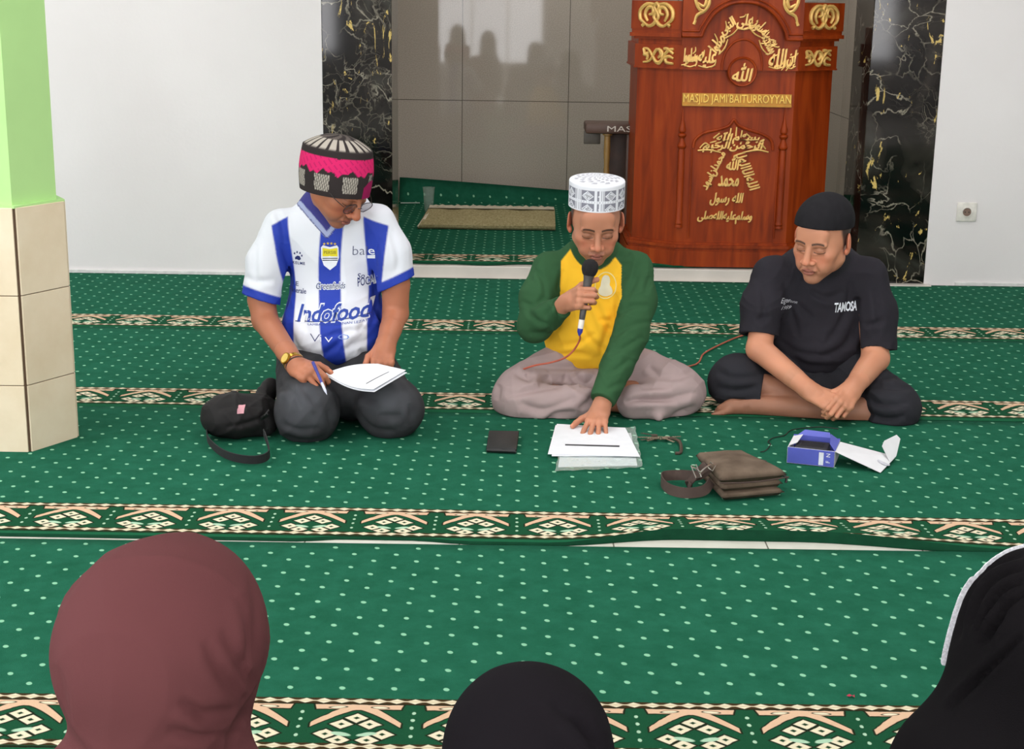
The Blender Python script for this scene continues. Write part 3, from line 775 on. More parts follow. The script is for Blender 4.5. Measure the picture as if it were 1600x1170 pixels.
# ================================================= man with the microphone (centre)
SK2 = (188, 128, 100)
def man_mic():
    rt = root('person', (.28, 5.1, 0), 'man in green and yellow shirt and white patterned cap, sitting cross-legged, holding a microphone', 'person')
    cx = .272
    # head
    ho = P(931, 346, 4.96); R = rot(2, 21, 0); sc = 1.07
    nb = V3(cx+.003, 5.09, .545)
    v, f, c = head(SK2, jaw=1.0, neck_to=R.T@((nb-ho)/sc), stache=.25, hairline=.085, h=.0021)
    parts = [(place(v*sc, R, ho), f, c)]
    # microphone geometry
    m0, m1 = P(909, 500, 4.80), P(921, 424, 4.815); max_ = nrm(m1-m0)
    grip = m0+(m1-m0)*.42
    f1 = nrm((.40, -.78, .30)); b1 = nrm((-.80, -.50, .22)); W1 = grip-f1*.070+b1*.030
    e1 = P(838, 514, 4.97)
    F_ = Field(np.minimum(W1, grip)-.11, np.maximum(W1, grip)+.11, .0017)
    t1 = hand(F_, W1, f1, b1, -1, [(58, 78, 45), (60, 80, 45), (62, 80, 45), (66, 78, 45)], [(.75, .9, -.5), (.45, .7, -.75), (.3, .55, -.9)], 1.0, spread=.02, wr=.026)
    F_.rc(W1, W1+nrm(e1-W1)*.1, .026, .031, k=.015)
    v, f = F_.mesh(); c = skincol(v, SK2, 4); c = nails(v, c, t1, SK2); parts.append((v, f, c))
    # other hand, pressed flat on the papers
    W2 = P(938, 640, 4.735)+V3(0, 0, .0); W2[2] = .068; e2 = P(985, 512, 4.93)
    F_ = Field(W2-V3(.13, .23, .075), W2+V3(.11, .1, .12), .0018)
    t2 = hand(F_, W2, (-.22, -1, -.30), (0, -.25, 1), 1, [(14, 10, 8), (12, 12, 8), (14, 12, 8), (16, 14, 8)], [(.95, .75, -.28), (.55, .95, -.1), (.35, 1, 0)], .95, spread=.15, wr=.028)
    F_.rc(W2, W2+nrm(e2-W2)*.1, .029, .033, k=.015)
    v, f = F_.mesh(); c = skincol(v, SK2, 5); c = nails(v, c, t2, SK2); parts.append((v, f, c))
    # trunk, legs and feet under the clothes
    F_ = Field((-.15, 4.66, .0), (.72, 5.35, .56), .007)
    F_.ell((cx+.005, 5.1, .4), (.14, .085, .15), k=.03); F_.ell((.285, 5.15, .2), (.13, .1, .15), k=.04); F_.rc((cx-.12, 5.09, .485), (cx+.13, 5.08, .48), .036, k=.03)
    hipL, hipR, knL, knR = V3(.2, 5.16, .11), V3(.38, 5.16, .11), P(806, 612, 4.99), P(1062, 605, 4.99)
    anL, anR = V3(.375, 4.90, .045), V3(.20, 4.97, .05)
    F_.rc(hipL, knL, .07, .05, k=.02).rc(hipR, knR, .07, .05, k=.02).rc(knL, anL, .045, .03, k=.02).rc(knR, anR, .045, .03, k=.02)
    F_.chain([anL, anL+V3(.05, -.03, -.012), anL+V3(.12, -.015, -.02)], [.03, .026, .016]); F_.chain([anR, anR+V3(-.06, -.03, -.012), anR+V3(-.13, -.01, -.02)], [.03, .026, .016])
    F_.rc(V3(.115, 5.09, .485), e1, .036, .033); F_.rc(V3(.415, 5.08, .48), e2, .036, .033)
    F_.rc(e1, W1+nrm(e1-W1)*.08, .033, .028); F_.rc(e2, W2+nrm(e2-W2)*.08, .033, .028)
    v, f = F_.mesh(); parts.append((v, f, skincol(v, (158, 104, 78), 6)))
    v, f, c = cat(parts); mk('body', v, f, skinm, rt, True, c)
    # shirt
    sL, sR = P(858, 421, 5.085), P(993, 420, 5.07); eL, eR = P(836, 508, 4.985), P(986, 520, 4.93)
    cuf1 = W1+nrm(e1-W1)*.035; cuf2 = W2+nrm(e2-W2)*.022+V3(0, 0, .012)
    n1 = nrm(cuf1-eL); n2 = nrm(cuf2-eR)
    F_ = Field((-.03, 4.66, .03), (.60, 5.36, .63), .0036)
    F_.ell((cx+.003, 5.105, .405), (.158, .108, .165), k=.03); F_.ell((.285, 5.12, .24), (.178, .135, .17), k=.05, cut=[((0, 0, .118), (0, 0, -1))])
    F_.rc(sL, sR, .040, .040, k=.05); F_.rc(nb-V3(.05, -.005, .02), nb+V3(.05, .005, -.02), .040, k=.05)
    armL = [sL, (sL+eL)/2+V3(-.012, 0, 0), eL, (eL+cuf1)/2, cuf1+n1*.02]; rL = [.060, .060, .058, .047, .036]
    armR = [sR, (sR+eR)/2+V3(.012, 0, 0), eR, (eR+cuf2)/2, cuf2+n2*.03]; rR = [.060, .062, .060, .054, .040]
    F_.chain(armL[:3], rL[:3], k=.035); F_.chain(armR[:3], rR[:3], k=.035)
    F_.chain(armL[2:], rL[2:], k=.02, cut=[(cuf1, n1)]); F_.chain(armR[2:], rR[2:], k=.012, cut=[(cuf2, n2)])
    F_.ell(nb+V3(0, -.014, .044), (.064, .076, .05), k=.012, op='s')
    v, f = F_.mesh(); n = vnormals(v, f); v = folds(v, n, .0018, 3, 30)
    v = creases(v, n, [[(905, 500), (922, 530), (950, 552)], [(868, 540), (905, 535), (930, 520)], [(858, 556), (900, 552), (925, 556)], [(930, 470), (945, 505), (958, 520)], ([(962, 478), (945, 530), (938, 560)], 1.3, 1.3), [(872, 470), (870, 520)], [(935, 500), (955, 500)], [(880, 420), (872, 455)],
        [(846, 500), (862, 478), (868, 462)], [(822, 480), (838, 500), (860, 508)], [(812, 470), (836, 478), (850, 462)], [(826, 520), (850, 520), (866, 506)], [(835, 420), (850, 440), (852, 470)], [(848, 390), (835, 410), (828, 440)],
        [(960, 500), (985, 480), (1015, 478)], [(955, 530), (985, 508), (1018, 502)], [(950, 555), (980, 540), (1005, 525)], [(945, 585), (965, 575), (985, 560)], [(948, 608), (975, 596)], [(1000, 410), (992, 440), (975, 470)], [(1015, 430), (1008, 460)], [(985, 395), (965, 400)]], 4.2, .0055); x, y, z = v.T

    dl, dr = dch(v, armL, rL), dch(v, armR, rR)
    dt = np.minimum(dch(v, [V3(cx, 5.1, .45), V3(.28, 5.12, .2)], [.13, .13]), 9)
    gy, gg, gc = L((252, 196, 52)), L((52, 88, 58)), L((48, 80, 52))
    c = np.tile(gy, (len(v), 1))
    hw = np.interp(z, [.36, .42, .47, .51, .54, .57], [.155, .150, .128, .095, .070, .05]); cc = cx-.012+.0*z
    up = ss(z, .345, .36)
    e_ = np.where(x < cc, (hw-(cc-x)), (hw-(x-cc)))            # >0 inside the yellow front
    gm_ = up*ss(-e_, -.003, .003)
    fa = np.maximum(ss(.018-dl, 0, .003)*((x < .16) | (y < 4.93)), ss(.020-dr, 0, .003)*((x > .365) | (y < 4.955)))
    c = blend(c, np.maximum(gm_, fa), gg)
    rn = np.linalg.norm((v-(nb+V3(0, -.014, .03)))/V3(1, 1.15, 1.5), axis=1); c = blend(c, ss(.088-rn, 0, .003)*(z > nb[2]-.07), gc)
    c = fabric(v, c, .035, 3); shv, shf = v, f
    shirt = mk('shirt', v, f, clothm, rt, True, c)
    T = bvh(v, f)
    # pale round print on the chest
    o = P(949, 455, 4.9); uu = V3(1, 0, .05)
    m = MB(); 
    def ringdisc(r0, r1, n=40, sy=1.25):
        vs = []; 
        for k in range(n):
            a = 2*pi*k/n; vs.append(o+V3(r0*cos(a), 0, sy*r0*sin(a))); vs.append(o+V3(r1*cos(a), 0, sy*r1*sin(a)))
        return np.array(vs), [(2*k, 2*k+1, (2*k+3) % (2*n), (2*k+2) % (2*n)) for k in range(n)]
    pm = flat('faded_white_print', (240, 222, 150), .8)
    vv, ff = ringdisc(.034, .037); stick('chest_print_ring', [T], vv, ff, .0012, pm, shirt)
    n_ = 26; fig = []
    outl = [(-.022, -.026), (-.024, -.012), (-.018, -.002), (-.016, .010), (-.013, .022), (-.006, .031), (.004, .032), (.012, .026), (.015, .014), (.014, .002), (.020, -.006), (.024, -.018), (.020, -.028), (0, -.034)]
    pts, _ = spline(np.array([(a, 0, b*1.1) for a, b in outl]), 4, closed=True)
    cen = pts.mean(0); vs = [o+cen]+[o+cen+(p-cen)*.5 for p in pts]+[o+p for p in pts]; k_ = len(pts)
    fs = [(0, 1+i, 1+(i+1) % k_) for i in range(k_)]+[(1+i, 1+k_+i, 1+k_+(i+1) % k_, 1+(i+1) % k_) for i in range(k_)]
    stick('chest_print', [T], np.array(vs), fs, .0012, flat('pale_print', (228, 222, 196), .8), shirt)
    # trousers
    F_ = Field((-.14, 4.66, -.01), (.78, 5.4, .30), .0038)
    F_.ell((.285, 5.17, .11), (.19, .13, .115), k=.03)
    F_.rc((.20, 5.12, .12), knL+V3(.02, 0, .004), .098, .086, k=.03); F_.rc((.37, 5.12, .12), knR+V3(-.03, 0, .004), .098, .086, k=.03)
    F_.ell(P(815, 622, 4.95), (.105, .12, .085), k=.03); F_.ell(P(1052, 612, 4.97), (.115, .12, .088), k=.03)
    F_.rc(P(820, 635, 4.90), P(903, 628, 4.86), .074, .058, k=.03, cut=[(P(938, 640, 4.86), nrm((1, -.1, .1)))])
    F_.rc(P(1040, 630, 4.92), P(992, 628, 4.87), .066, .062, k=.03); F_.rc(P(1030, 630, 4.88), P(1030, 652, 4.815), .04, .012, k=.045)
    F_.ell((.29, 5.0, .09), (.1, .06, .05), k=.03)
    F_.plane((0, 0, .004), (0, 0, -1))
    F_.rc(P(903, 607, 4.90), P(935, 612, 4.90), .016, .02, k=.02, op='s')
    v, f = F_.mesh(); n = vnormals(v, f); v = folds(v, n, .004, 11, 17, mask=ss(v[:, 2], .01, .03))
    v = creases(v, n, [([(895, 583), (915, 600), (932, 578)], 1.2, 1.6), [(880, 585), (900, 606), (925, 618)], [(800, 580), (825, 592), (822, 584)], [(790, 618), (840, 608), (880, 602)], [(812, 628), (850, 640), (905, 618)], ([(848, 668), (868, 648), (900, 645)], 1.1, 1.5), [(905, 640), (925, 622), (935, 612)], [(830, 572), (880, 574), (930, 572)],
        [(985, 622), (1040, 622), (1090, 612)], ([(975, 628), (1010, 624), (1060, 626)], .8, 1.2), [(1000, 590), (1050, 592), (1085, 580)], [(1012, 572), (1030, 585), (1060, 582)], [(1000, 605), (1050, 604)], [(1045, 660), (1062, 645), (1090, 635)], [(780, 600), (775, 625)], [(860, 590), (840, 600)]], 5.5, .009)
 
    c = fabric(v, np.tile(L((164, 145, 144)), (len(v), 1)), .03, 7); v[:, 2] = np.maximum(v[:, 2], .0105)
    mk('trousers', v, f, clothm, rt, True, c)
    # cap
    wh, g1, g2 = (228, 229, 236), (134, 134, 146), (70, 72, 84)
    def fn(a, t, q):
        if t > 1: 
            return wh if (sin(a*10+q*9)*sin(q*26) > -.2 or q > .82) else (176, 176, 186)
        per = 1.36; p = (a-.03+per/2) % per-per/2
        if t > .90 or t < .045: return wh
        if abs(t-.42) < .06: return wh if abs(t-.42) > .025 or int((a+9)*30) % 3 else (190, 190, 200)
        if abs(p) < .135: return wh if (abs(p) % .06) < .036 else (140, 140, 152)
        u_ = abs(p)-.385; c0 = .67 if t > .42 else .12; vv = (t-c0)/.215; u2 = abs(u_)/.225
        d = u2+abs(vv)
        if abs(u_) > .235: return wh
        if .74 < d < .97: return wh
        if .46 < d < .62: return wh
        if d < .46: return g2 if (int(u2*14)+int(abs(vv)*12)) % 2 else wh
        return g1
    kufi(R, ho, sc, .048, .122, .0865, .1, clothm, rt, fn, tilt=-15)
    return rt, (m0, m1, max_), T, ho
rt2, mic, T2, _ = man_mic()
# microphone: a thing of its own, held in the hand, with its cable
def microphone():
    m0, m1, ax = mic; R = axes(ax, (1, 0, 0))
    rt = root('microphone', m0, 'black ball head microphone with grey body and thin orange cable held up to the mouth', 'microphone')
    m = MB(); m.lathe([(.0001, 0), (.0085, 0), (.0095, .004), (.0105, .02), (.013, .10), (.0155, .135), (.0185, .150)], 24, m0, R)
    m.build('handle', plain('mic_grey_metal', (92, 88, 88), .35, metal=.3), rt)
    m = MB(); hc = m0+ax*.168
    m.lathe([(.0165, -.022), (.0215, -.017), (.0265, -.004), (.0275, .006), (.026, .016), (.0205, .026), (.011, .032), (.0001, .034)], 28, hc, R)
    m.build('ball_head', plain('black_foam', (26, 24, 26), .95, bmp=.8, bs=800), rt)
    m = MB(); m.lathe([(.0001, -.030), (.0085, -.029), (.0095, -.022), (.0095, .002), (.0001, .003)], 20, m0, R)
    m.build('white_collar', plain('white_plastic', (235, 225, 215), .4), rt)
    m = MB(); m.lathe([(.003, -.052), (.006, -.045), (.0088, -.040), (.0092, -.028), (.0001, -.027)], 20, m0, R)
    m.build('blue_plug', plain('blue_plastic', (48, 56, 160), .4), rt)
    b = m0-ax*.05
    seq = [b, P(906, 530, 4.83), P(898, 545, 4.86), P(884, 558, 4.875), P(862, 566, 4.90), P(835, 571, 4.93), P(812, 579, 4.99), P(800, 586, 5.16), V3(.1, 5.36, .1), V3(.2, 5.45, .02)]
    pts = [np.array(p) for p in seq]
    pts += [V3(.4, 5.50, .016), G(1078, 572, .016), G(1100, 552, .016), G(1128, 537, .016), G(1160, 524, .016), G(1200, 516, .016), G(1260, 514, .016)]
    m = MB(); m.tube(pts, .0032, 8, smooth=6); m.build('cable', plain('orange_cable', (186, 92, 70), .5), rt)
microphone()
# ================================================= man with pen and paper (left, kneeling)
SK1 = (178, 114, 86)
def man_jersey():
    rt = root('person', (-.62, 4.8, 0), 'kneeling man in blue and white striped jersey, pink and black cap and glasses, writing', 'person')
    ho = P(532, 283, 4.80); R = rot(52, 40, 1); sc = 1.1
    nb = V3(-.597, 4.955, .742)
    v, f, c = head(SK1, jaw=1.02, neck_to=R.T@((nb-ho)/sc), stache=.2, hairline=.085, h=.0022, nose=1.15, age=1, hair=(40, 36, 34), nr=.052, squash=(.012, .030, .15, .5))
    parts = [(place(v*sc, R, ho), f, c)]
    # writing hand
    pen0, pen1 = P(511, 617, 4.43), P(489, 566, 4.53)
    W1 = P(463, 572, 4.62); f1 = nrm(P(502, 594, 4.485)-W1); e1 = P(414, 500, 4.88)
    F_ = Field(W1-V3(.13, .2, .13), W1+V3(.15, .12, .13), .0018)
    t1 = hand(F_, W1, f1, (-.25, -.55, .75), -1, [(38, 62, 40), (48, 70, 42), (56, 76, 45), (62, 80, 45)], [(.75, .9, -.45), (.2, 1, -.45), (.0, 1, -.35)], 1.0, spread=.03, wr=.029)
    F_.rc(W1, W1+nrm(e1-W1)*.1, .029, .036, k=.015)
    v, f = F_.mesh(); parts.append((v, f, nails(v, skincol(v, SK1, 4), t1, SK1)))
    # hand holding the sheet
    W2 = P(602, 541, 4.73); e2 = P(618, 490, 4.90)
    F_ = Field(W2-V3(.13, .22, .14), W2+V3(.13, .12, .1), .0018)
    t2 = hand(F_, W2, nrm((-.03, -.86, -.42)), (.25, -.35, .9), 1, [(22, 55, 40), (26, 60, 40), (30, 62, 42), (34, 62, 42)], [(.62, 1, -.12), (.1, 1, -.2), (-.1, 1, -.3)], 1.0, spread=.05, wr=.030)
    F_.rc(W2, W2+nrm(e2-W2)*.1, .030, .038, k=.015)
    v, f = F_.mesh(); parts.append((v, f, nails(v, skincol(v, SK1, 5), t2, SK1)))
    sL, sR = P(436, 352, 4.945), P(592, 345, 4.915)
    hL, hR = P(409, 468, 4.90), P(618, 444, 4.90)        # sleeve hems
    F_ = Field((-1.0, 4.45, .0), (-.2, 5.25, .80), .006)
    F_.chain([sL, hL, e1, W1+nrm(e1-W1)*.07], [.045, .046, .043, .033]); F_.chain([sR, hR, e2, W2+nrm(e2-W2)*.07], [.045, .047, .043, .033])
    F_.ell((-.61, 4.97, .56), (.15, .09, .17), k=.03); F_.ell((-.60, 5.0, .33), (.13, .09, .16), k=.04)
    F_.rc((-.68, 5.0, .2), (-.65, 4.6, .1), .06, .05); F_.rc((-.52, 5.0, .2), (-.41, 4.66, .1), .06, .05)
    F_.rc((-.655, 4.62, .07), (-.69, 5.05, .05), .045, .03); F_.rc((-.41, 4.68, .07), (-.48, 5.05, .05), .045, .03)
    F_.rc((-.69, 5.05, .045), (-.69, 5.2, .03), .032, .02); F_.rc((-.50, 5.05, .045), (-.50, 5.2, .03), .032, .02)
    v, f = F_.mesh(); parts.append((v, f, skincol(v, SK1, 6)))
    v, f, c = cat(parts); body = mk('body', v, f, skinm, rt, True, c)
    # jersey
    F_ = Field((-1.02, 4.72, .10), (-.18, 5.22, .82), .0038)
    F_.ell((-.602, 4.965, .565), (.165, .112, .185), k=.03); F_.ell((-.60, 4.965, .32), (.165, .135, .21), k=.06); F_.ell((-.605, 4.915, .27), (.172, .14, .13), k=.05)
    F_.rc(sL+V3(.02, 0, -.005), sR+V3(-.02, 0, -.005), .048, .048, k=.05); F_.rc(nb+V3(-.05, 0, -.035), nb+V3(.05, 0, -.035), .045, k=.05)
    F_.plane(P(500, 566, 4.86), (0, -.35, -1)) if False else None
    aL = [sL, (sL+hL)/2+V3(-.012, 0, 0), hL+(hL-sL)*.15]; aR = [sR, (sR+hR)/2+V3(.012, 0, 0), hR+(hR-sR)*.15]; rr = [.052, .062, .067]
    cl = [(hL, nrm(hL-sL+V3(-.03, 0, -.02)))]; cr_ = [(hR, nrm(hR-sR+V3(.04, 0, .01)))]
    F_.chain(aL, rr, k=.035, cut=cl); F_.chain(aR, rr, k=.035, cut=cr_)
    F_.rc(hL-nrm(hL-sL)*.01, e1, .052, .05, k=.006, op='s'); F_.rc(hR-nrm(hR-sR)*.01, e2, .054, .05, k=.006, op='s')
    F_.ell(nb+V3(-.004, -.04, .03), (.080, .092, .066), k=.01, op='s')
    F_.rc(P(446, 400, 4.93), P(446, 520, 4.93), .006, .012, k=.03, op='s'); F_.rc(P(590, 420, 4.91), P(588, 520, 4.91), .006, .012, k=.03, op='s')
    F_.plane((0, 4.80, .172), nrm((0, .15, -1)))
    v, f = F_.mesh(); n = vnormals(v, f); v = folds(v, n, .0022, 21, 24)
    v = creases(v, n, [([(590, 470), (580, 510), (545, 540)], 1.3, 1.5), [(598, 500), (575, 530), (530, 548)], [(540, 520), (520, 545), (490, 560)], [(575, 490), (560, 520)], [(450, 500), (462, 540), (485, 560)], [(440, 380), (452, 420), (450, 460)], [(592, 370), (585, 400), (588, 440)], [(400, 380), (398, 420), (405, 450)], [(385, 430), (400, 440), (430, 436)], [(610, 360), (622, 400), (620, 425)], [(470, 480), (480, 520)], [(500, 530), (530, 520), (575, 512)], [(430, 330), (440, 350), (446, 380)], [(560, 545), (575, 560)]], 5, .006)
    x, y, z = v.T; q = topx(v); wh, bl, dk = L((226, 229, 238)), L((36, 62, 172)), L((44, 44, 112))
    c = np.tile(wh, (len(v), 1))
    dl, dr = dch(v, aL, rr), dch(v, aR, rr)
    body_ = (x > -.80) & (x < -.405)
    # stripes, measured across the chest
    xs = (x+.598)/1.0
    sag = .012*np.sin((z-.3)*9)+.02*ss(.34-z, 0, .12)*0
    edge = lambda e0, e1: ss(xs+sag-e0, -.003, .003)*ss(e1-xs-sag, -.003, .003)
    yoke = np.interp(xs, [-.2, -.15, -.105, -.02, 0, .02, .10, .14, .2], [.60, .625, .655, .72, .74, .72, .665, .650, .61])
    e2_ = lambda a_, b_: ss(xs-a_, -.003, .003)*ss(b_-xs, -.003, .003)
    zi = lambda lo_, hi_: np.interp(z, [.43, .66], [lo_, hi_])
    lft = e2_(np.where(z > .44, zi(-.162, -.203), -.178), zi(-.123, -.145)); rgt = e2_(zi(.118, .106), np.where(z > .44, zi(.162, .190), .182))
    st = np.maximum.reduce([edge(-.031, .042), lft, rgt])
    yoke = np.interp(xs, [-.22, -.20, -.145, -.02, 0, .02, .10, .14, .2], [.63, .635, .665, .72, .74, .72, .675, .66, .64])
    st = np.where(np.abs(xs) > .09, st*ss(yoke-z, -.003, .003), st*ss(.80-z, 0, .01))
    sideL = ss(q[:, 0], 428, 432); c = blend(c, st, bl)
    onarm = ((dl < .004) & (xs < np.interp(z, [.43, .66], [-.165, -.205]))) | ((dr < .004) & (xs > np.interp(z, [.43, .66], [.165, .193])))
    c[onarm] = wh
    for h_, s_, nn in ((hL, sL, cl[0][1]), (hR, sR, cr_[0][1])):
        t = (h_-v)@nn; m = ss(.032-t, 0, .006)*(np.linalg.norm(v-h_, axis=1) < .10)*(z > .30)*((x < -.77) | (x > -.45)); c = blend(c, m, bl)
    # collar
    vn = (np.linalg.norm((v-(nb+V3(-.004, -.04, .03)))/V3(1, 1.15, .83), axis=1)-.080)
    A_, B_ = np.array([468., 318.]), np.array([511., 368.]); C2 = np.array([534., 338.])
    # V of the collar, followed on the chest
    def sd(a, b):
        ab = b-a; t = np.clip((q-a)@ab/(ab@ab), 0, 1); return np.linalg.norm(q-a-t[:, None]*ab, axis=1)
    fr_ = (y < nb[1]+.02) & (n[:, 1] < .3)
    inside = ((q[:, 0]-A_[0])*(B_[1]-A_[1])-(q[:, 1]-A_[1])*(B_[0]-A_[0]) > 0) & ((q[:, 0]-B_[0])*(C2[1]-B_[1])-(q[:, 1]-B_[1])*(C2[0]-B_[0]) > 0) & (q[:, 1] > 290) & fr_
    c = blend(c, ss(.014-vn, 0, .002)*(z > nb[2]-.09), L((150, 160, 196)))
    c = blend(c, inside*1., L((52, 50, 128)))
    dd_ = np.minimum(sd(A_, B_), sd(B_, C2)); dd_[~fr_] = 99
    c = blend(c, ss(4.6-dd_, 0, .8), L((158, 168, 204))); c = blend(c, ss(1.0-np.abs(dd_-3.4), 0, .6)*(~inside), dk)
    c = fabric(v, c, .012, 5)
    jersey = mk('jersey', v, f, jerseym, rt, True, c); T = bvh(v, f)
    # prints
    navy, white, yel = flat('print_navy', (34, 44, 104), .6), flat('print_white', (228, 232, 240), .6), flat('print_yellow', (226, 212, 30), .6)
    ORG = P(512, 450, 4.86); pm = lambda px, py: P(px, py, 4.86)
    def txt(name, s_, px, py, hpx, mat, shear=0, off=0, space=1., rotz=0., wpx=None):
        size = hpx/475/.7
        v_, f_ = text_mesh(s_, size, offset=off, shear=shear, space=space, res=2)
        if wpx: v_[:, 0] *= (wpx/475)/(v_[:, 0].max()-v_[:, 0].min())
        o = pm(px, py); ca, sa = cos(rotz), sin(rotz)
        V = o+np.stack([v_[:, 0]*ca-v_[:, 1]*sa, 0*v_[:, 0], v_[:, 0]*sa+v_[:, 1]*ca], 1)
        return stick(name, [T], V, f_, .0014, mat, jersey)
    def poly(name, pts, mat, off=.0012):
        p = np.array([pm(a, b) for a, b in pts]); cen = p.mean(0); k = len(p)
        V = np.concatenate([[cen], (p+cen)/2, p]); fs = [(0, 1+i, 1+(i+1) % k) for i in range(k)]+[(1+i, 1+k+i, 1+k+(i+1) % k, 1+(i+1) % k) for i in range(k)]
        return stick(name, [T], V, fs, off, mat, jersey)
    txt('lettering', 'Indofood', 521, 485, 25, white, .3, .0042, .95, .06, 122).location.y += .0003
    txt('lettering', 'Indofood', 521, 485, 24, flat('print_blue', (34, 66, 160), .6), .3, .0016, .95, .06, 118).location.y -= .0006
    up_ = spline(np.array([(464, 497, 0), (500, 496, 0), (530, 494, 0), (580, 488, 0)], float), 10)[0]
    uv_ = [pm(a, b+d) for a, b, _ in up_ for d in (-.6, .8)]; stick('underline', [T], np.array(uv_), [(2*i, 2*i+1, 2*i+3, 2*i+2) for i in range(len(up_)-1)], .0014, navy, jersey)
    txt('lettering', 'LAMBANG MAKANAN LEZAT', 530, 499, 3.2, flat('print_blue', (34, 66, 160), .6), 0, 0, 1, .05, 92)
    txt('lettering', 'V', 497, 520, 13, navy, 0, -.0008, 1, 0, 16); txt('lettering', 'iv', 514, 520, 12, white, 0, -.0006, 1.1, 0, 20); txt('lettering', 'o', 541, 517, 12, flat('print_light_blue', (120, 150, 215), .6), 0, -.0005, 1, 0, 18)
    txt('lettering', 'Greenfields', 516, 446, 11, white, .3, .002, .95, .04, 48).location.y += .0003
    txt('lettering', 'Greenfields', 516, 446, 10, navy, .3, 0, .95, .04, 46).location.y -= .0004
    txt('lettering', 'bal', 562, 393, 15, flat('print_grey', (88, 92, 120), .6), 0, -.0006, 1, -.03, 22); txt('lettering', 'e', 580, 392, 13, white, 0, .0004, 1, 0, 11)
    poly('lettering', [(573, 400), (586, 398), (586, 404), (573, 405)], white)
    txt('lettering', 'LE', 459, 446, 7, navy, 0, .0002, 1, 0, 11); txt('lettering', 'minerale', 462, 456, 8, navy, .1, .0002, 1, .05, 32)
    txt('lettering', 'So', 563, 433, 8, navy, .1, .0002, 1, 0, 11); txt('lettering', 'POCARI', 573, 442, 14, white, .1, .0032, 1, .08, 34).location.y += .0003; txt('lettering', 'POCARI', 573, 442, 13, navy, .1, .0004, 1, .08, 31).location.y -= .0004
    # club shield: white lower field, yellow top with lines, stars above
    sh = lambda k: [(503-(k)*.9, 386), (505, 384-k), (516, 387-k), (527, 384-k), (528+k*.9, 386), (529+k*.7, 402), (525+k*.5, 414), (516, 420+k), (507-k*.5, 414), (503-k*.7, 402)]
    poly('club_shield', sh(1.4), white); poly('club_shield_top', [(504.5, 386.5), (516, 388.5), (527.5, 386.5), (527.8, 400), (504.2, 400)], yel, .002)
    for yy in (402.5, 405.5): poly('club_shield_line', [(504.2, yy), (528, yy-.3), (528, yy+1.0), (504.2, yy+1.3)], flat('print_black', (20, 20, 30), .6), .002)
    txt('club_shield_lettering', 'PERSIB', 516, 394, 5, flat('print_dark_gold', (120, 110, 20), .6), 0, 0, 1, 0, 19).location.y -= .001
    for i in range(4):
        cx_, cy_ = 507+i*5.6, 380.5-(i in (1, 2))*.8; poly('gold_star', [(cx_+(2.6 if k % 2 == 0 else 1.1)*sin(k*pi/5), cy_-(2.6 if k % 2 == 0 else 1.1)*cos(k*pi/5)) for k in range(10)], flat('print_gold', (206, 178, 70), .5), .0018)
    # paw mark of the maker with a word under it
    poly('paw_print', [(463, 401), (467, 401.5), (469, 406), (466, 408.5), (462, 407), (459, 407.5), (459, 404)], navy)
    for a, b in ((458, 398), (462.5, 395.5), (467.5, 396.5), (470.5, 400.5)): poly('paw_print', [(a-1.4, b+1), (a-.2, b-2), (a+1.4, b-1), (a+1, b+1.8)], navy)
    txt('lettering', 'KELME', 465, 413, 4.5, navy, 0, .0002, 1.2, 0, 21)
    # trousers: dark washed jeans, kneeling
    F_ = Field((-.92, 4.42, -.01), (-.22, 5.28, .40), .004)
    kL, kR = V3(-.645, 4.562, .10), V3(-.395, 4.625, .10)
    F_.ell((-.60, 5.03, .17), (.18, .14, .12), k=.04)
    F_.rc((-.70, 4.98, .160), kL, .106, .098, k=.03); F_.rc((-.51, 4.97, .155), kR, .103, .096, k=.03)
    F_.ell(kL+V3(-.003, .01, -.015), (.098, .10, .098), k=.03); F_.ell(kR+V3(.01, .015, -.015), (.108, .10, .095), k=.03); F_.ell((-.53, 4.80, .10), (.07, .14, .09), k=.05)
    F_.rc(kL+V3(0, .02, -.03), (-.72, 5.05, .065), .075, .062, k=.02); F_.rc(kR+V3(0, .02, -.03), (-.47, 5.05, .065), .075, .062, k=.02)
    F_.plane((0, 0, .004), (0, 0, -1))
    v, f = F_.mesh(); n = vnormals(v, f); v = folds(v, n, .003, 31, 22)
    v = creases(v, n, [[(430, 590), (440, 605), (450, 598)], [(432, 605), (455, 612), (470, 640)], ([(436, 660), (470, 672), (500, 668)], .8, .8), [(442, 680), (480, 690), (515, 682)], [(520, 668), (512, 640)], [(555, 640), (580, 668), (620, 674)], [(560, 620), (590, 625)], [(640, 630), (645, 660)], [(470, 600), (500, 640)], [(590, 650), (630, 650)]], 5.5, .006)
    x, y, z = v.T; v[:, 2] = np.maximum(z, .0105)
    c = np.tile(L((52, 52, 55)), (len(v), 1))
    fd = np.exp(-((v-(kL+V3(.0, -.08, .05)))**2).sum(1)/.006)+np.exp(-((v-(kR+V3(.03, -.08, .05)))**2).sum(1)/.006)
    c = blend(c, .6*np.clip(fd+.12*fbm(v, 60, 4), 0, 1), L((88, 90, 96))); c = fabric(v, c, .07, 8, 90)
    mk('jeans', v, f, denimm, rt, True, c)
    # cap
    ck, wt, pk, dpk = (52, 46, 46), (176, 168, 158), (214, 42, 106), (150, 30, 84)
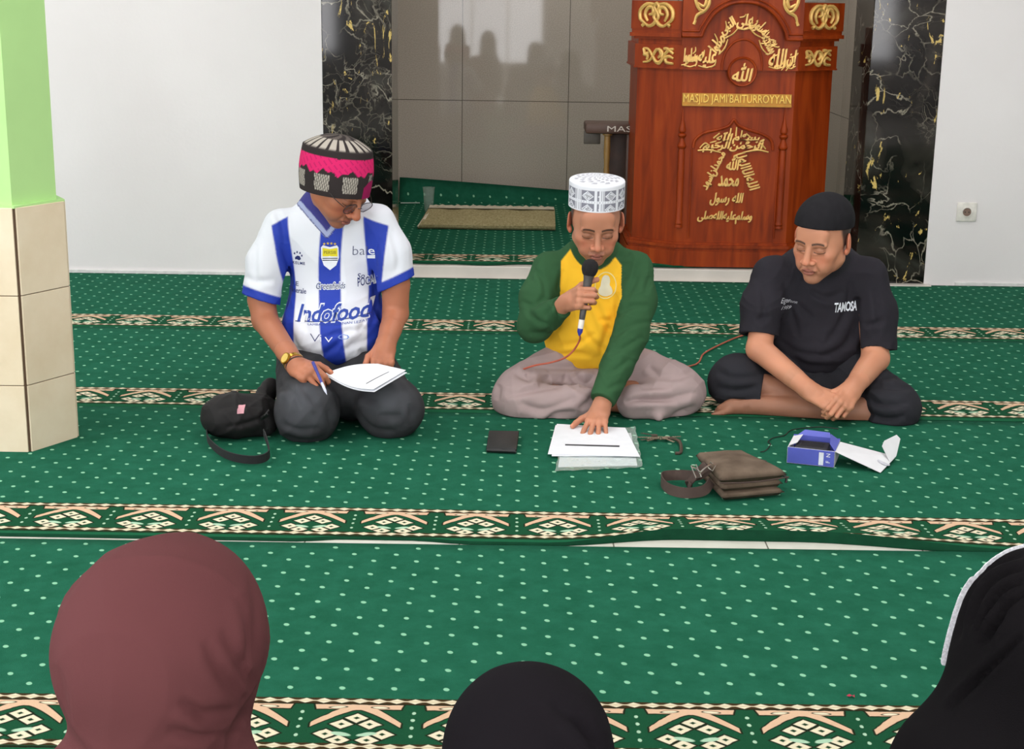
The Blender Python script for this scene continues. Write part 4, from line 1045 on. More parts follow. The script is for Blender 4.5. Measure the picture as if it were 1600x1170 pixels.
    def fn(a, t, q):
        a = (a+pi) % (2*pi)-pi; wob = .05*sin(a*9)+.03*sin(a*23)
        if t > 1:
            r1 = (a*3.2) % 1.0
            if q > .55: return wt if abs(r1-.5) < .33 and q < .93 else ck
            return ck if sin(a*7+q*14) > 0 else (96, 88, 84)
        if t > .90: return ck
        if .56+wob < t <= .90+wob*.2: return pk if sin(a*31+t*40) > -.96 else dpk
        # lower field: black with white hatched patches and pink flame
        pa = (a*1.25+.15) % 1.0
        if a < -.05 and abs(pa-.5) < .27 and .12 < t < .5: return wt if sin(a*95+t*30) > -.35 else ck
        if a >= -.05 and a < 1.5:
            if t < .30+.12*sin(a*5): return dpk if sin(a*6+1) > -.6 else ck
            if abs((a*2.2) % 1-.5) < .22 and .30 < t < .55: return wt if sin(a*70-t*50) > -.1 else ck
            return ck if a < .9 else pk
        return ck
    kufi(R, ho, sc, -.040, .086, .088, .114, clothm, rt, fn, tilt=-34, top=.036, bulge=.06, yc=-.002)
    # glasses
    m = MB(); gm = plain('dark_glasses_frame', (30, 24, 24), .3)
    for s_ in (-1, 1):
        ring = [(s_*.033+.0255*cos(t), -.103-.002*cos(2*t)+.006*abs(cos(t)), -.010+.0185*sin(t)) for t in np.linspace(0, 2*pi, 20, endpoint=False)]
        m.tube(place(np.array(ring)*sc, R, ho), .0013, 6, closed=True)
        m.tube(place(np.array([(s_*.058, -.094, -.004), (s_*.075, -.06, 0), (s_*.082, .0, .004), (s_*.082, .016, -.002)])*sc, R, ho), .0014, 6, smooth=3)
    m.tube(place(np.array([(-.008, -.105, -.006), (0, -.108, -.003), (.008, -.105, -.006)])*sc, R, ho), .0013, 6, smooth=3)
    g = m.build('glasses', gm, rt)
    gl, nt, b = newmat('smoky_lens', .05, .5); b.inputs['Base Color'].default_value = (*lin((70, 50, 44)), 1); b.inputs['Alpha'].default_value = .45
    for s_ in (-1, 1):
        vs = [(s_*.033, -.104, -.010)]+[(s_*.033+.025*cos(t), -.103-.002*cos(2*t)+.006*abs(cos(t)), -.010+.018*sin(t)) for t in np.linspace(0, 2*pi, 20, endpoint=False)]
        mk('lens', place(np.array(vs)*sc, R, ho), [(0, 1+i, 1+(i+1) % 20) for i in range(20)], gl, g)
    # watch on the writing wrist
    d = nrm(W1-e1); cw = W1-d*.022; Rw = axes(d, (-.3, -.6, .7)); rw_ = .0325
    m = MB(); m.lathe([(rw_, -.008), (rw_+.002, -.007), (rw_+.002, .007), (rw_, .008)], 28, cw, Rw); gb = plain('gold_metal', (196, 146, 52), .25, metal=.9)
    wt_ = m.build('wristwatch', gb, rt)
    fc = nrm((-.55, -.62, .45)); fc = nrm(fc-d*(fc@d)); Rf = axes(fc, d)
    m = MB(); m.lathe([(.0001, 0), (.019, 0), (.020, .003), (.019, .007), (.0165, .0075), (.0001, .0075)], 28, cw+fc*(rw_), Rf); m.build('watch_case', gb, wt_)
    m = MB(); m.lathe([(.0001, .0072), (.0155, .0074), (.0155, .008), (.0001, .008)], 24, cw+fc*rw_, Rf); m.build('watch_face', plain('gold_dial', (222, 190, 96), .3), wt_)
    m = MB(); cb = W1-d*.004; m.tube([cb+Rw[:, 0]*.031*cos(t)+Rw[:, 1]*.031*sin(t) for t in np.linspace(0, 2*pi, 24, endpoint=False)], .0035, 8, closed=True)
    m.build('dark_bracelet', plain('dark_cord', (52, 34, 30), .7), rt)
    # ring
    tp, dd_, up_ = t1[3]; m = MB()
    m.box(tp-dd_*.022+up_*.004, (.010, .010, .008), .003); m.build('ring', plain('silver_metal', (215, 205, 200), .2, metal=.9), rt)
    return pen0, pen1, t1, t2, W2, kL, kR
m1 = man_jersey()
def pen_and_paper():
    pen0, pen1 = m1[0], m1[1]; d = nrm(pen1-pen0); L_ = np.linalg.norm(pen1-pen0)
    rt = root('ballpoint_pen', pen0, 'blue and white ballpoint pen in the writing hand of the kneeling man', 'pen')
    R = axes(d, (1, 0, 0)); m = MB(); m.lathe([(.0001, 0), (.001, .004), (.0042, .018), (.0046, .03), (.0046, .05)], 14, pen0, R); m.build('tip', plain('pen_white', (210, 214, 232), .35), rt)
    m = MB(); m.lathe([(.0046, .05), (.0046, L_-.035), (.0052, L_-.034), (.0052, L_), (.0035, L_+.002), (.0001, L_+.002)], 14, pen0, R); m.build('barrel', plain('pen_blue', (58, 62, 150), .35), rt)
    m = MB(); m.box(pen0+d*(L_-.018)-R[:, 1]*.0065, (.003, .002, .034), .0008, R); m.build('clip', plain('pen_blue', (58, 62, 150), .35), rt)
    # sheets in the left hand: a gently bent pad lying over the thighs
    A, B, C_, D = P(508, 583, 4.58), P(590, 568, 4.62), P(634, 578, 4.55), P(583, 608, 4.44)
    n = 24; vs = []
    for j in range(n+1):
        for i in range(n+1):
            u, w_ = i/n, j/n; p = (A*(1-u)+B*u)*(1-w_)+(D*(1-u)+C_*u)*w_; p = p+V3(0, 0, -.014*sin(pi*w_)*(1-u)+.010*sin(pi*u)*(1-w_)); vs.append(p)
    vs = np.array(vs); fs = [(j*(n+1)+i, j*(n+1)+i+1, (j+1)*(n+1)+i+1, (j+1)*(n+1)+i) for j in range(n) for i in range(n)]
    nn = nrm(np.cross(B-A, D-A)); nn = nn if nn[2] > 0 else -nn
    def slab(vv, t):
        k = len(vv); rim = list(range(n+1))+[j*(n+1)+n for j in range(1, n+1)]+[n*(n+1)+i for i in range(n-1, -1, -1)]+[j*(n+1) for j in range(n-1, 0, -1)]
        V = np.concatenate([vv, vv-nn*t]); Fs = fs+[tuple(k+q for q in f[::-1]) for f in fs]+[(rim[i], rim[(i+1) % len(rim)], k+rim[(i+1) % len(rim)], k+rim[i]) for i in range(len(rim))]
        return V, Fs
    pa = plain('white_paper', (236, 238, 244), .7, var=.01)
    rt = root('paper_sheets', A, 'white sheets of paper held over the thighs of the kneeling man', 'paper')
    V, Fs = slab(vs, .0016); mk('upper_sheet', V, Fs, pa, rt, False)
    lo = vs-nn*.0045+V3(.004, -.006, -.002); V, Fs = slab(lo, .0012); mk('lower_sheet', V, Fs, pa, rt, False)
    ln = []
    for w0, w1 in ((.70, .72),):
        m = MB(); a_ = []
        for k in range(13):
            u = .18+.6*k/12
            for w_ in (w0-.0*u, w1): p = (A*(1-u)+B*u)*(1-w_)+(D*(1-u)+C_*u)*w_; a_.append(p+V3(0, 0, -.014*sin(pi*w_)*(1-u)+.010*sin(pi*u)*(1-w_))+nn*.0007)
        mk('printed_line', np.array(a_), [(2*k, 2*k+1, 2*k+3, 2*k+2) for k in range(12)], plain('print_dark_grey', (60, 60, 66), .8), rt, False)
pen_and_paper()

# ================================================= man in the dark t-shirt (right)
SK3 = (200, 138, 108)
def man_dark():
    rt = root('person', (1.08, 5.1, 0), 'man in a dark t-shirt and black skullcap, cross-legged with his hands clasped, looking down', 'person')
    ho = P(1284, 373, 4.985); R = rot(-36, 14, 3); sc = 1.10
    nb = V3(1.075, 5.12, .515)
    v, f, c = head(SK3, jaw=1.08, chin=1.03, neck_to=R.T@((nb-ho)/sc), stache=.15, hairline=.085, h=.0021, age=1, nose=1.1, hair=(44, 40, 40), nr=.058)
    parts = [(place(v*sc, R, ho), f, c)]
    eL, eR = P(1186, 545, 5.01), P(1368, 560, 5.0)
    # clasped hands
    W1 = P(1266, 611, 4.83); W2 = P(1332, 607, 4.83)
    F_ = Field(W1-V3(.09, .2, .12), W2+V3(.09, .13, .12), .0019)
    t1 = hand(F_, W1, nrm((.62, -.62, -.24)), (-.25, -.55, .80), -1, [(42, 55, 30), (46, 58, 30), (50, 60, 32), (54, 62, 32)], [(.35, 1, .05), (.1, 1, -.45), (-.1, 1, -.7)], .96, spread=.03, wr=.030)
    F_.rc(W1, W1+nrm(eL-W1)*.09, .030, .037, k=.015); v, f = F_.mesh(); parts.append((v, f, nails(v, skincol(v, SK3, 4), t1, SK3)))
    F_ = Field(W1-V3(.11, .22, .14), W2+V3(.09, .13, .12), .0019)
    t2 = hand(F_, W2, nrm((-.50, -.72, -.42)), (.28, -.72, .62), 1, [(30, 62, 38), (34, 66, 40), (38, 68, 40), (44, 70, 42)], [(.5, 1, -.1), (.25, 1, -.5), (.05, 1, -.7)], 1.0, spread=.03, wr=.031)
    F_.rc(W2, W2+nrm(eR-W2)*.09, .031, .039, k=.015); v, f = F_.mesh(); parts.append((v, f, nails(v, skincol(v, SK3, 5), t2, SK3)))
    sL, sR = P(1206, 430, 5.12), P(1356, 432, 5.10)
    hL, hR = P(1188, 524, 5.05), P(1368, 548, 5.03)
    kL, kR = P(1140, 596, 5.02), P(1401, 634, 4.915)
    # trunk + forearms
    F_ = Field((.6, 4.7, .0), (1.5, 5.38, .56), .006)
    F_.chain([sL, (sL+hL)/2, eL, W1+nrm(eL-W1)*.07], [.042, .045, .044, .036]); F_.chain([sR, (sR+hR)/2, eR, W2+nrm(eR-W2)*.07], [.042, .046, .047, .038])
    F_.ell((1.075, 5.15, .38), (.14, .09, .15), k=.03); F_.ell((1.08, 5.18, .19), (.13, .1, .15), k=.04)
    F_.rc((1.0, 5.18, .11), kL, .06, .05); F_.rc((1.17, 5.18, .11), kR, .06, .05)
    v, f = F_.mesh(); parts.append((v, f, skincol(v, SK3, 6)))
    # shins and the bare foot
    SKL = (150, 104, 82)
    F_ = Field((.62, 4.74, -.01), (1.45, 5.12, .20), .0028)
    an1 = P(1165, 640, 4.93); an1[2] = .038
    F_.chain([kR+V3(0, -.02, -.02), P(1300, 640, 4.90), an1], [.05, .047, .031], k=.012)
    heel = an1+V3(.015, .01, -.008); ball = G(1128, 640, .02); 
    F_.chain([heel, an1+V3(-.04, .0, -.004), ball], [.03, .028, .020], k=.015); F_.ell(an1+V3(.0, -.02, .006), (.012, .012, .012), k=.008)
    tdir = nrm(ball-an1); ty = nrm(np.cross((0, 0, 1), tdir))
    for i in range(5):
        b0 = ball+ty*(.028-.013*i)+V3(0, 0, -.002); e_ = b0+tdir*(.030-.004*i if i else .036)+V3(0, 0, -.004)
        F_.rc(ball*.4+b0*.6-tdir*.02, b0, .013, .011, k=.01); F_.rc(b0, e_, .0098 if i == 0 else .0082, .0088 if i == 0 else .0072, k=.003)
    F_.chain([kL+V3(.03, -.02, .01), P(1215, 610, 4.97), P(1262, 632, 4.93), P(1330, 648, 4.93)], [.048, .044, .036, .03], k=.012)
    F_.plane((0, 0, .010), (0, 0, -1))
    v, f = F_.mesh(); parts.append((v, f, skincol(v, SKL, 7)))
    v, f, c = cat(parts); mk('body', v, f, skinm, rt, True, c)
    # t-shirt
    F_ = Field((.74, 4.9, .10), (1.44, 5.42, .62), .0038)
    F_.ell((1.07, 5.155, .375), (.185, .122, .165), k=.03); F_.ell((1.075, 5.165, .21), (.18, .135, .15), k=.05)
    F_.rc(sL, sR, .052, .052, k=.05); F_.rc(nb-V3(.05, 0, .02), nb+V3(.05, 0, -.02), .045, k=.05); F_.ell((1.08, 5.2, .42), (.17, .11, .14), k=.05)
    rr = [.066, .070, .070]
    aL = [sL, (sL+hL)/2+V3(-.012, 0, 0), hL+nrm(hL-sL)*.05]; aR = [sR, (sR+hR)/2+V3(.012, 0, 0), hR+nrm(hR-sR)*.05]
    F_.chain(aL, rr, k=.035, cut=[(hL, nrm((hL-sL)*V3(.6, 1, 1)))]); F_.chain(aR, rr, k=.035, cut=[(hR, nrm((hR-sR)*V3(.4, 1, 1)))])
    F_.rc(hL-nrm(hL-sL)*.008, eL+nrm(eL-hL)*.03, .052, .052, k=.006, op='s'); F_.rc(hR-nrm(hR-sR)*.008, eR+nrm(eR-hR)*.03, .055, .055, k=.006, op='s')
    F_.rc(P(1212, 455, 5.06), P(1214, 560, 5.05), .006, .013, k=.03, op='s'); F_.rc(P(1340, 470, 5.05), P(1342, 560, 5.03), .006, .013, k=.03, op='s')
    F_.ell(nb+V3(-.004, -.028, .036), (.072, .082, .052), k=.012, op='s')
    F_.plane((0, 0, .105), (0, 0, -1))
    v, f = F_.mesh(); n = vnormals(v, f); v = folds(v, n, .002, 41, 26)
    v = creases(v, n, [[(1225, 440), (1235, 480), (1250, 530)], [(1330, 440), (1320, 490), (1290, 540)], [(1215, 530), (1250, 552), (1300, 556)], [(1225, 545), (1260, 570), (1310, 572)], ([(1340, 500), (1320, 540), (1280, 560)], 1.2, 1.3), [(1190, 440), (1195, 480), (1185, 510)], [(1365, 450), (1372, 490), (1366, 530)], [(1240, 470), (1270, 500)], [(1180, 500), (1205, 495)], [(1350, 510), (1385, 500)], [(1260, 450), (1290, 465), (1320, 455)]], 5, .006)
    c = np.tile(L((44, 42, 48)), (len(v), 1)); rn = np.linalg.norm((v-(nb+V3(-.004, -.028, .02)))/V3(1, 1.1, 1.1), axis=1)
    c = blend(c, ss(.086-rn, 0, .003), L((40, 40, 44))); c = fabric(v, c, .05, 5)
    ts = mk('t_shirt', v, f, clothm, rt, True, c); T = bvh(v, f); white = flat('print_white', (228, 232, 240), .6)
    def txt(s_, px, py, hpx, mat, shear, off, wpx, rz, space=1.):
        v_, f_ = text_mesh(s_, hpx/465/.7, offset=off, shear=shear, space=space, res=2); v_[:, 0] *= (wpx/465)/(v_[:, 0].max()-v_[:, 0].min())
        o = P(px, py, 5.03); ca, sa = cos(rz), sin(rz); V = o+np.stack([v_[:, 0]*ca-v_[:, 1]*sa, 0*v_[:, 0], v_[:, 0]*sa+v_[:, 1]*ca], 1)
        stick('lettering', [T], V, f_, .0014, mat, ts)
    txt('TAMOSA', 1322, 481, 15, white, .15, .0012, 38, .05, .9)
    gp = flat('print_pale_grey', (188, 188, 196), .7)
    txt('Eiger', 1228, 471, 8, gp, .4, .0002, 18, -.12); txt('ADVENTURE', 1240, 474, 3.5, gp, .2, 0, 16, -.1); txt('1989', 1228, 482, 6, gp, .4, 0, 19, -.12)
    # trousers
    F_ = Field((.62, 4.70, -.01), (1.52, 5.42, .30), .004)
    F_.ell((1.08, 5.2, .11), (.19, .13, .115), k=.03)
    F_.rc((1.0, 5.16, .12), kL+V3(.01, 0, 0), .098, .080, k=.03); F_.rc((1.17, 5.16, .12), kR+V3(-.02, 0, .01), .098, .080, k=.03)
    F_.ell(kL+V3(.02, -.01, .005), (.085, .10, .088), k=.03); F_.ell(kR+V3(-.015, -.01, .0), (.095, .11, .080), k=.03)
    F_.rc(kL+V3(.03, -.03, -.005), P(1195, 618, 4.96), .070, .058, k=.03, cut=[(P(1188, 618, 4.95), nrm((1, -.15, -.1)))])
    F_.rc(kR+V3(-.02, -.05, -.01), P(1345, 645, 4.90), .070, .055, k=.03, cut=[(P(1350, 650, 4.90), nrm((-1, -.2, 0)))]); F_.ell((1.08, 5.04, .07), (.12, .07, .05), k=.03)
    F_.plane((0, 0, .004), (0, 0, -1))
    v, f = F_.mesh(); n = vnormals(v, f); v = folds(v, n, .004, 51, 18, mask=ss(v[:, 2], .01, .03))
    v = creases(v, n, [[(1120, 580), (1150, 590), (1190, 586)], [(1118, 605), (1150, 610), (1185, 604)], [(1135, 625), (1165, 628)], [(1360, 600), (1390, 606), (1425, 606)], [(1350, 620), (1380, 632), (1420, 630)], [(1355, 645), (1385, 655), (1415, 650)], [(1375, 590), (1400, 588)]], 5, .008)
    v[:, 2] = np.maximum(v[:, 2], .0105)
    mk('trousers', v, f, clothm, rt, True, fabric(v, np.tile(L((44, 44, 49)), (len(v), 1)), .05, 7))
    # knitted skullcap
    F_ = Field((-.11, -.12, .0), (.11, .15, .16), .0024)
    F_.ell((0, .020, .048), (.086, .112, .088), k=.01)
    tn = RD(14); F_.plane((0, -.09, .066), (0, -sin(tn), -cos(tn)))
    F_.ell((0, .018, .03), (.076, .096, .086), k=.004, op='s')
    v, f = F_.mesh(); n = vnormals(v, f)
    mk('skullcap', place(v*sc, R, ho), f, clothm, rt, True, fabric(v, np.tile(L((34, 33, 36)), (len(v), 1)), .08, 3, 200))
    return rt
man_dark()

# ================================================= veiled women in the foreground (seen from behind)
def veil(name_label, fields, h, lo, hi, colr, shade=.03, cre=None, seed=60, w0=9, amp=.006, fa=.003, fs=16):
    rt = root('person', ((lo[0]+hi[0])/2, (lo[1]+hi[1])/2, 0), name_label, 'person')
    F_ = Field(lo, hi, h); fields(F_); F_.plane((0, 0, .013), (0, 0, -1))
    v, f = F_.mesh(); n = vnormals(v, f); v = folds(v, n, fa, seed, fs)
    if cre: v = creases(v, n, cre, w0, amp)
    c = fabric(v, np.tile(L(colr), (len(v), 1)), shade, seed)
    return rt, v, f, c
def w_maroon(F_):
    c0 = P(250, 1003, 1.80); ca = P(262, 962, 1.80)
    F_.ell(c0, (.118, .125, .128), k=.02); F_.ell(ca+V3(.0, .01, .0), (.098, .11, .085), k=.05); F_.ell(P(300, 995, 1.86), (.1, .11, .12), k=.04)
    F_.ell(P(205, 1026, 1.78), (.095, .1, .10), k=.05)
    F_.rc(P(240, 1080, 1.78), P(232, 1165, 1.77), .088, .090, k=.05); F_.rc(P(345, 1085, 1.86), P(338, 1190, 1.86), .035, .045, k=.04)
    F_.rc(P(120, 1240, 1.74), P(325, 1280, 1.78), .062, .055, k=.05)
    F_.ell(V3(-.45, 1.80, .22), (.19, .15, .19), k=.06); F_.ell(V3(-.45, 1.86, .12), (.23, .26, .13), k=.08)
rt, v, f, c = veil('woman in a plain maroon veil, seen from behind', w_maroon, .0052, (-.80, 1.52, 0), (-.08, 2.26, .75), (102, 61, 63), .03,
    [([(320, 1000), (352, 1060), (385, 1100)], 1.2, 1), [(345, 985), (375, 1040), (398, 1080)], ([(280, 1095), (320, 1115), (385, 1105)], 1.1, 1.2), [(300, 1120), (340, 1132), (390, 1120)], [(395, 900), (402, 960), (395, 1040)], [(378, 930), (388, 990), (385, 1040)], [(260, 1140), (320, 1150), (380, 1140)], ([(85, 1040), (95, 1100), (100, 1140)], 1.2, 1)], seed=61)
mk('veil_and_gown', v, f, veilm, rt, True, c)
def w_black(F_):
    c0 = P(825, 1181, 1.62); 
    F_.ell(c0+V3(0, 0, -.010), (.102, .11, .112), k=.02); F_.ell(P(825, 1141, 1.63), (.075, .085, .062), k=.05); F_.rc(c0+V3(0, 0, -.08), c0+V3(0, 0, -.2), .09, .10, k=.05)
    F_.rc(c0+V3(-.10, 0, -.24), c0+V3(.10, 0, -.24), .055, .055, k=.07); F_.ell(V3(.03, 1.64, .25), (.16, .14, .18), k=.08); F_.ell(V3(.03, 1.72, .12), (.19, .24, .13), k=.08)
rt, v, f, c = veil('person in plain black veil seen from behind, between the other two veiled people', w_black, .005, (-.3, 1.34, 0), (.36, 2.02, .72), (27, 24, 28), .04, [([(860, 1100), (905, 1130), (930, 1165)], 1, .7), [(895, 1115), (925, 1150), (940, 1170)]], seed=71, fa=.002)
mk('veil_and_gown', v, f, veilm, rt, True, c)
def w_right(F_):
    c0 = P(1648, 1020, 1.62)
    F_.ell(c0, (.098, .115, .125), R=rot(0, 0, 12), k=.02); F_.ell(P(1630, 965, 1.62), (.075, .10, .062), k=.05)
    F_.rc(P(1608, 1085, 1.62), P(1570, 1190, 1.60), .088, .105, k=.06); F_.rc(P(1490, 1225, 1.60), P(1700, 1180, 1.62), .075, .07, k=.06); F_.ell(V3(.64, 1.66, .25), (.22, .16, .2), k=.08); F_.ell(V3(.66, 1.72, .12), (.26, .28, .13), k=.08)
rt, v, f, c = veil('woman in a black veil with white lace edging at the right edge', w_right, .005, (.24, 1.34, 0), (.96, 2.04, .86), (19, 17, 19), .05,
    [[(1600, 865), (1540, 895), (1505, 960), (1495, 1000)], [(1600, 885), (1550, 915), (1515, 980)], [(1600, 905), (1560, 935), (1525, 1000)], [(1600, 925), (1570, 950), (1540, 1010)], [(1600, 990), (1540, 1050), (1480, 1110)], [(1570, 960), (1530, 1010)]], seed=81, w0=5, amp=.010, fa=.001)
vg = mk('veil_and_gown', v, f, veilm, rt, True, c)
# scalloped lace following the face edge of the veil: slightly outside its silhouette
sil = [(1604, 853), (1575, 855), (1545, 864), (1522, 884), (1505, 912), (1492, 942), (1484, 975), (1479, 1005), (1477, 1035)]
T = bvh(v, f); m = MB(); path = []
for px, py in spline(np.array([(a, b, 0) for a, b in sil], float), 7)[0][:, :2]:
    h_ = T.find_nearest(Vector(P(px+3, py+1, 1.66))); p = np.array(h_[0]); path.append(p+np.array(h_[1])*.0012)
path = np.array(path)
for i in range(1, len(path)-1, 1):
    tn = nrm(path[i+1]-path[i-1]); ou = nrm(P(*(topx(path[i:i+1])[0]+[-6, -3]), path[i][1])-path[i]); ou = nrm(ou-tn*(ou@tn))
    vs = []; K = 9; wdt = .0028 if i < 26 else .0052
    for k in range(K): a = pi*k/(K-1); vs.append(path[i]+tn*.0062*cos(a)+ou*wdt*(.35+.65*sin(a))); 
    n_ = nrm(np.cross(tn, ou)); vs = [path[i]-ou*.003+tn*.0062, *vs, path[i]-ou*.003-tn*.0062]; k = len(vs)
    vs2 = [q+n_*.0012 for q in vs]; m.add(np.array(vs+vs2), [tuple(range(k))[::-1], tuple(range(k, 2*k))]+[(q, (q+1) % k, k+(q+1) % k, k+q) for q in range(k)])
m.build('lace_edging', plain('white_lace', (225, 225, 232), .8, var=.1, vs=300), rt, False)
# ---------------------------------------------------------------- pulpit of carved wood in the niche
wood, nt, b = newmat('carved_red_wood', .45, .2)
mp = nt.nodes.new('ShaderNodeMapping'); mp.inputs['Scale'].default_value = (14, 14, 1.6); nt.links.new(objco(nt), mp.inputs[0])
nt.links.new(ramp(nt, noise(nt, 1.6, 5, mp.outputs[0], dist=.6).outputs[0], [(.28, (112, 38, 8)), (.5, (142, 52, 11)), (.75, (162, 66, 17))]), b.inputs['Base Color'])
goldp = plain('gold_paint', (226, 182, 104), .38, .5, metal=.25, var=.08)
goldd = plain('dull_gold', (196, 150, 62), .5, metal=.2)
darkw = plain('dark_wood', (66, 40, 28), .5, vs=12, var=.15)
YF = 7.46
XZ = lambda px, py, Y=YF: P(px, py, Y)
plan = [(.812, YF), (1.362, YF), (1.572, YF+.15), (1.572, YF+.62), (.602, YF+.62), (.602, YF+.15)]
pc = np.array([1.087, YF+.30])
def off(d, pl=plan):
    out = []
    for i in range(len(pl)):
        a, b_, c_ = np.array(pl[i-1]), np.array(pl[i]), np.array(pl[(i+1) % len(pl)])
        t1, t2 = nrm(b_-a), nrm(c_-b_); n1, n2 = np.array([t1[1], -t1[0]]), np.array([t2[1], -t2[0]])
        bs = n1+n2; out.append(tuple(b_+bs*d/(bs@n1)))
    return out
def slabz(m, d, z0, z1): m.prism(off(d), z1-z0, ((0, 0, z0), (1, 0, 0), (0, 1, 0), (0, 0, 1)))
mr = root('pulpit', (1.087, YF+.3, .071), 'carved reddish wooden pulpit with gold calligraphy standing in the grey tiled niche', 'pulpit')
m = MB(); slabz(m, 0, .071, 1.24); m.build('body', wood, mr, False)
m = MB(); slabz(m, .026, .071, .150); slabz(m, .018, .150, .165); slabz(m, .028, .165, .180); slabz(m, .012, .180, .192); m.build('base_moulding', wood, mr, False)
m = MB(); slabz(m, .016, 1.046, 1.156); slabz(m, .020, 1.040, 1.048); m.build('frieze', wood, mr, False)
wl = (np.array([.812, YF]), np.array([.602, YF+.15])); wr = (np.array([1.362, YF]), np.array([1.572, YF+.15]))
# cornice and top blocks over the wings
for a, b_ in (wl, wr):
    for nm, d, z0, z1 in (('cornice', .022, 1.182, 1.196), ('cornice', .034, 1.196, 1.212), ('cornice', .026, 1.212, 1.226)):
        pass
def wing_poly(a, b_, d, dep=.16):
    t = nrm(b_-a); n = np.array([t[1], -t[0]]); n = n if n[1] < 0 else -n
    return [tuple(a+n*d-t*.0), tuple(b_+n*d+t*d), tuple(b_+t*d-n*dep), tuple(a-n*dep)]
for a, b_ in (wl, wr):
    m = MB()
    for d, z0, z1 in ((.016, 1.180, 1.192), (.032, 1.192, 1.210), (.024, 1.210, 1.228)): m.prism(wing_poly(a, b_, d), z1-z0, ((0, 0, z0), (1, 0, 0), (0, 1, 0), (0, 0, 1)))
    m.build('cornice', wood, mr, False)
    m = MB(); m.prism(wing_poly(a, b_, .028), .135, ((0, 0, 1.228), (1, 0, 0), (0, 1, 0), (0, 0, 1))); m.build('top_block', wood, mr, False)
# central front panel above the frieze
def arcpts(n, lst): return spline(np.array([(a, 0, b_) for a, b_ in lst]), n)[0][:, [0, 2]]
cz = 1.20
outer = [(.796, 1.20)]+[(.796, 1.60), (.86, 1.66), (.95, 1.68), (1.02, 1.75), (1.087, 1.80), (1.155, 1.75), (1.225, 1.68), (1.31, 1.66), (1.378, 1.60), (1.378, 1.19)]
arc_in = arcpts(6, [(1.305, 1.19), (1.29, 1.235), (1.24, 1.305), (1.17, 1.35), (1.098, 1.362), (1.02, 1.352), (.95, 1.308), (.905, 1.24), (.89, 1.20)])
poly = outer+[tuple(p) for p in arc_in]
m = MB(); m.prism(poly, -.045, ((0, YF, 0), (1, 0, 0), (0, 0, 1), (0, 1, 0))); m.build('arched_front', wood, mr, False)
m = MB(); m.prism([(.80, 1.15), (.80, 1.5), (1.374, 1.5), (1.374, 1.15)], -.012, ((0, YF, 0), (1, 0, 0), (0, 0, 1), (0, 1, 0))); m.build('arch_field', wood, mr, False)
path = [(.798, 1.200), (.886, 1.200)]+[tuple(p) for p in arc_in[::-1]]+[(1.31, 1.19), (1.378, 1.19)]
for dz, r in ((0, .0075), (.024, .006)):
    m = MB(); cx_ = 1.098
    pts = [(x+(x-cx_)*.06*(dz > 0)*(.88 < x < 1.31), YF-.046, z+dz*(1 if not .9 < x < 1.30 else .7)) for x, z in path]
    m.tube(pts, r, 8); m.build('arch_moulding', wood, mr)
# inner dome (plain wood) with medallion
m = MB(); dome = [(1.19, 1.04), (1.192, 1.07), (1.178, 1.13), (1.142, 1.172), (1.098, 1.187), (1.052, 1.172), (1.016, 1.13), (1.0, 1.075), (1.0, 1.04)]
dp = arcpts(5, dome); m.prism([tuple(p) for p in dp], -.024, ((0, YF, 0), (1, 0, 0), (0, 0, 1), (0, 1, 0)))
m.tube([(x, YF-.024, z) for x, z in dp], .0055, 8); m.build('inner_dome', wood, mr, auto=30)
Rm = axes((0, -1, 0), (1, 0, 0)); mc = np.array([1.098, YF-.0265, 1.034])
m = MB(); m.lathe([(.001, 0), (.060, 0), (.062, .007), (.069, .009), (.072, .004), (.072, -.005)], 40, mc, Rm); md = m.build('medallion', wood, mr)
# Arabic letters joined by hand
FORM = {'ا': ('\ufe8d', '\ufe8e'), 'ب': ('\ufe8f', '\ufe90', '\ufe91', '\ufe92'), 'ت': ('\ufe95', '\ufe96', '\ufe97', '\ufe98'), 'ح': ('\ufea1', '\ufea2', '\ufea3', '\ufea4'), 'د': ('\ufea9', '\ufeaa'), 'ر': ('\ufead', '\ufeae'),
        'س': ('\ufeb1', '\ufeb2', '\ufeb3', '\ufeb4'), 'ص': ('\ufeb9', '\ufeba', '\ufebb', '\ufebc'), 'ع': ('\ufec9', '\ufeca', '\ufecb', '\ufecc'), 'ك': ('\ufed9', '\ufeda', '\ufedb', '\ufedc'), 'ل': ('\ufedd', '\ufede', '\ufedf', '\ufee0'),
        'م': ('\ufee1', '\ufee2', '\ufee3', '\ufee4'), 'ن': ('\ufee5', '\ufee6', '\ufee7', '\ufee8'), 'ه': ('\ufee9', '\ufeea', '\ufeeb', '\ufeec'), 'و': ('\ufeed', '\ufeee'), 'ي': ('\ufef1', '\ufef2', '\ufef3', '\ufef4'), 'إ': ('\ufe87', '\ufe88'), 'ى': ('\ufeef', '\ufef0'), 'ئ': ('\ufe89', '\ufe8a', '\ufe8b', '\ufe8c')}
def shape(wd):
    out = []
    for i, ch in enumerate(wd):
        if ch not in FORM: out.append(ch); continue
        pj = i > 0 and wd[i-1] in FORM and len(FORM[wd[i-1]]) == 4; nj = len(FORM[ch]) == 4 and i < len(wd)-1 and wd[i+1] in FORM
        out.append(FORM[ch][3 if pj and nj else 1 if pj else 2 if nj else 0])
    return ''.join(out[::-1])
